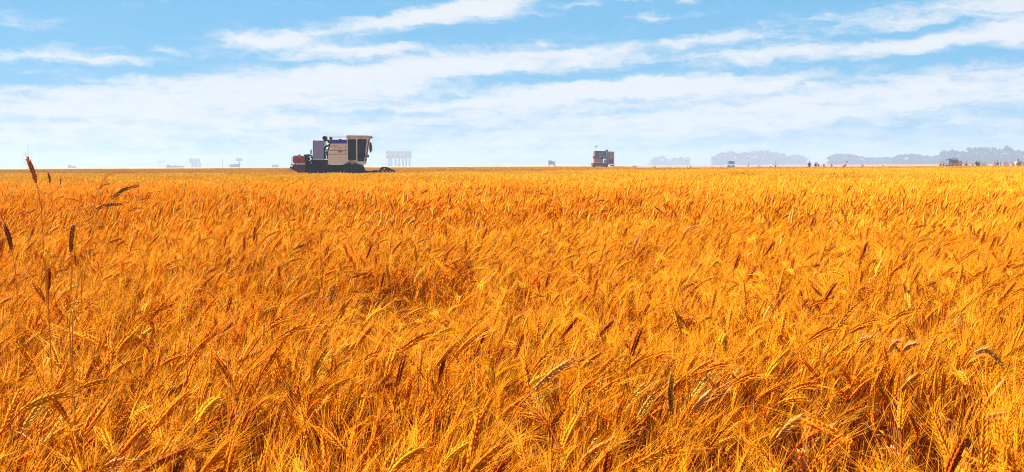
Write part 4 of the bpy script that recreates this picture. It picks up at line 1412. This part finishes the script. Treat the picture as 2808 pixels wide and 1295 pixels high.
# ------------------------------------------------------------------ bush and weeds along the field edge
def leaves_mesh(name, clumps, n, size, mat, seed, flat=1.0):
    r_ = np.random.default_rng(seed)
    vs = np.zeros((n * 4, 3)); w = np.array([c[3] * c[4] * c[5] for c in clumps]) ** .6; w = w / w.sum()
    ci_ = r_.choice(len(clumps), n, p=w)
    C = np.array(clumps, float)[ci_]
    d = r_.normal(0, 1, (n, 3)); d /= np.linalg.norm(d, axis=1)[:, None]
    rad = r_.uniform(.35, 1.05, n) ** .7
    c = C[:, :3] + d * C[:, 3:6] * rad[:, None]
    a_ = r_.normal(0, 1, (n, 3)); a_ /= np.linalg.norm(a_, axis=1)[:, None]
    b_ = np.cross(a_, r_.normal(0, 1, (n, 3))); b_ /= np.linalg.norm(b_, axis=1)[:, None]
    s = size * r_.uniform(.5, 1.3, n)[:, None]
    vs[0::4] = c - a_ * s; vs[1::4] = c + b_ * s * .6; vs[2::4] = c + a_ * s; vs[3::4] = c - b_ * s * .6
    vs[:, 2] = np.maximum(vs[:, 2], .02)
    me = bpy.data.meshes.new(name)
    me.from_pydata(vs.tolist(), [], [(4 * i, 4 * i + 1, 4 * i + 2, 4 * i + 3) for i in range(n)])
    me.materials.append(mat)
    return me


m_bush = material('dark_green_leaf', (.035, .10, .012), .7, var=.3, nscale=2)
m_weed = material('weed_leaf', (.20, .22, .04), .8, var=.3, nscale=2, col2=(.30, .12, .04))
m_weedr = material('dry_weed_leaf', (.42, .20, .08), .8, var=.3, nscale=2)
m_tree = material('tree_leaf', (.035, .052, .032), .9, var=.25, nscale=.6)
m_bark = material('bark', (.10, .07, .05), .9, var=.25)


def weed(name, label, px, D, h, wd, mat, seed, group=None, n=90, cat='weed'):
    o = at(px, 456, D); r_ = random.Random(seed)
    root = empty(name, (o.x, D, 0), label, cat, group)
    b = MB(); cl = []
    for k in range(5):
        x, y_ = r_.uniform(-wd, wd) * .6, r_.uniform(-wd, wd) * .5; hh = h * r_.uniform(.6, 1)
        b.tube([(x * .3, y_ * .3, 0), (x * .7, y_ * .7, hh * .5), (x, y_, hh * .97)], [.02, .014, .006], 5)
        for t in (.45, .65, .85, .97): cl.append((x * t, y_ * t, hh * t, wd * .38 * (1.15 - t * .7), wd * .38 * (1.15 - t * .7), h * .12))
    b.build('stem', m_bark, root)
    lobj('foliage', leaves_mesh('foliage', cl, n, .07, mat, seed), root)
    return root


weed('bush', 'dark green pointed bush at the edge of the wheat, far right', 2683, 183, 1.95, .62, m_bush, 3, None, 700, 'bush')
rr_ = random.Random(4)
protos = {}
lab = {0: ('greenish weeds standing in ragged clumps along the right field edge', m_weed), 1: ('dry reddish weeds standing along the right field edge', m_weedr)}
for i in range(74):
    px = rr_.choice([rr_.uniform(1790, 1960), rr_.uniform(1960, 2500), rr_.uniform(2540, 2808), rr_.uniform(2540, 2808), rr_.uniform(2620, 2810)])
    k = rr_.randint(0, 1); vv = rr_.randint(0, 2); D = rr_.uniform(181, 214)
    key = (k, vv)
    if key not in protos:
        protos[key] = weed('weed', lab[k][0], px, D, 1.35, .4, lab[k][1], 10 + k * 3 + vv, ('green' if k == 0 else 'dry') + ' weeds along the field edge')
        o = protos[key]
    else:
        o = copy_tree(protos[key]); p = at(px, 456, D); o.location = (p.x, D, 0)
    s = rr_.uniform(.65, 1.0) * (1.25 if px > 2560 else .9); o.scale = (s * rr_.uniform(.9, 1.4), s, s); o.rotation_euler.z = rr_.uniform(0, 6)


# ------------------------------------------------------------------ trees
def tree_proto(seed, hgt, wid):
    r_ = random.Random(seed)
    b = MB(); b.tube([(0, 0, 0), (.05, 0, hgt * .3), (r_.uniform(-.2, .2), 0, hgt * .72)], [.24, .17, .06], 8)
    cl = []
    for k in range(11):
        a_ = r_.uniform(0, 6.28); t = r_.uniform(.3, .92); rad = wid * (1 - abs(t - .5) * 1.1) * r_.uniform(.35, .8)
        x, y_, z = rad * math.cos(a_), rad * math.sin(a_), hgt * t
        b.tube([(0, 0, hgt * t * .7), (x * .5, y_ * .5, hgt * t * .88), (x, y_, z)], [.09, .06, .02], 5)
        s = wid * r_.uniform(.28, .46); cl.append((x, y_, z, s, s, s * r_.uniform(.7, .95)))
    cl.append((0, 0, hgt * .88, wid * .35, wid * .35, hgt * .12)); cl.append((0, 0, hgt * .25, wid * .75, wid * .75, hgt * .2)); cl.append((0, 0, hgt * .09, wid * .9, wid * .9, hgt * .10)); cl.append((0, 0, hgt * .12, wid * .7, wid * .7, hgt * .12))
    return b, cl


TP = {}


def tree(px, top, D, wpx, label, group, seed):
    """a tree whose top reaches photo row `top` at px, standing at distance D"""
    o = at(px, 456, D); hgt = at(px, top, D).z; wid = wpx / F * D / 2
    k = seed % 6
    if k not in TP:
        b, cl = tree_proto(100 + k, 8.0, 3.4)
        root = empty('tree', (o.x, D, 0), label, 'tree', group)
        b.build('trunk', m_bark, root)
        lobj('crown', leaves_mesh('crown', cl, 3200, .30, m_tree, 50 + k), root)
        TP[k] = root
    else:
        root = copy_tree(TP[k]); root.location = (o.x, D, 0); tag(root, label, 'tree', group)
    r_ = random.Random(seed)
    root.scale = (wid / 3.4 * r_.uniform(1.0, 1.25), wid / 3.4, hgt / 8.2)
    root.rotation_euler.z = r_.uniform(0, 6.28)


def belt(x0, x1, tops, D, step, label, group, seed, low=None):
    """tops: list of (px, py)"""
    r_ = random.Random(seed); px = x0
    while px < x1:
        for (a_, b_) in zip(tops[:-1], tops[1:]):
            if a_[0] <= px <= b_[0]:
                t = (px - a_[0]) / (b_[0] - a_[0]); tp = a_[1] * (1 - t) + b_[1] * t
        tree(px, tp + r_.uniform(-1.5, 3.0), D + r_.uniform(-15, 15), step * r_.uniform(1.7, 2.4), label, group, r_.randint(0, 999))
        px += step * r_.uniform(.8, 1.2)


belt(2588, 2830, [(2560, 420), (2596, 412), (2615, 409), (2632, 414), (2645, 407), (2650, 414), (2662, 403), (2690, 401), (2720, 404), (2740, 405), (2758, 399), (2770, 401), (2774, 418), (2782, 412), (2860, 411)], 1350, 13, 'tall hazy tree in the belt at the right end of the horizon', 'tall trees at the right end', 1)
belt(2455, 2600, [(2440, 430), (2470, 424), (2490, 419), (2515, 420), (2530, 425), (2560, 427), (2600, 424)], 1500, 12, 'lower hazy tree in the belt left of the tall trees', 'lower trees left of the tall belt', 2)
belt(2276, 2460, [(2260, 438), (2272, 430), (2288, 421), (2340, 421), (2355, 428), (2400, 431), (2460, 428)], 1650, 12, 'low hazy tree in the thin belt right of the gap', 'low trees right of the gap', 3)
belt(1962, 2148, [(1940, 436), (1962, 427), (1978, 418), (2000, 414), (2040, 416), (2090, 412), (2125, 415), (2140, 419), (2150, 425)], 2000, 14, 'pale hazy tree in the middle belt', 'pale trees of the middle belt', 4)
belt(2150, 2215, [(2145, 428), (2178, 421), (2200, 426), (2220, 436)], 2050, 12, 'small pale tree at the thin right end of the middle belt', 'small trees at the end of the middle belt', 5)
belt(1790, 1892, [(1780, 442), (1796, 433), (1808, 424), (1825, 430), (1840, 440), (1858, 428), (1878, 430), (1895, 441)], 2300, 13, 'very faint tree in the leftmost clump', 'faintest trees on the left', 6)

# ------------------------------------------------------------------ haze
hz_m = bpy.data.materials.new('haze_air'); hz_m.use_nodes = True
t = hz_m.node_tree; t.nodes.clear()
o = t.nodes.new('ShaderNodeOutputMaterial'); pv = t.nodes.new('ShaderNodeVolumePrincipled')
pv.inputs['Color'].default_value = (.61, .69, .84, 1)
pv.inputs['Density'].default_value = .0006
pv.inputs['Anisotropy'].default_value = .1
t.links.new(pv.outputs[0], o.inputs['Volume'])
b = MB(); b.box(-3100, 3100, -160, 3100, -1, 31)
hz = b.build('haze', hz_m); tag(hz, kind='stuff')
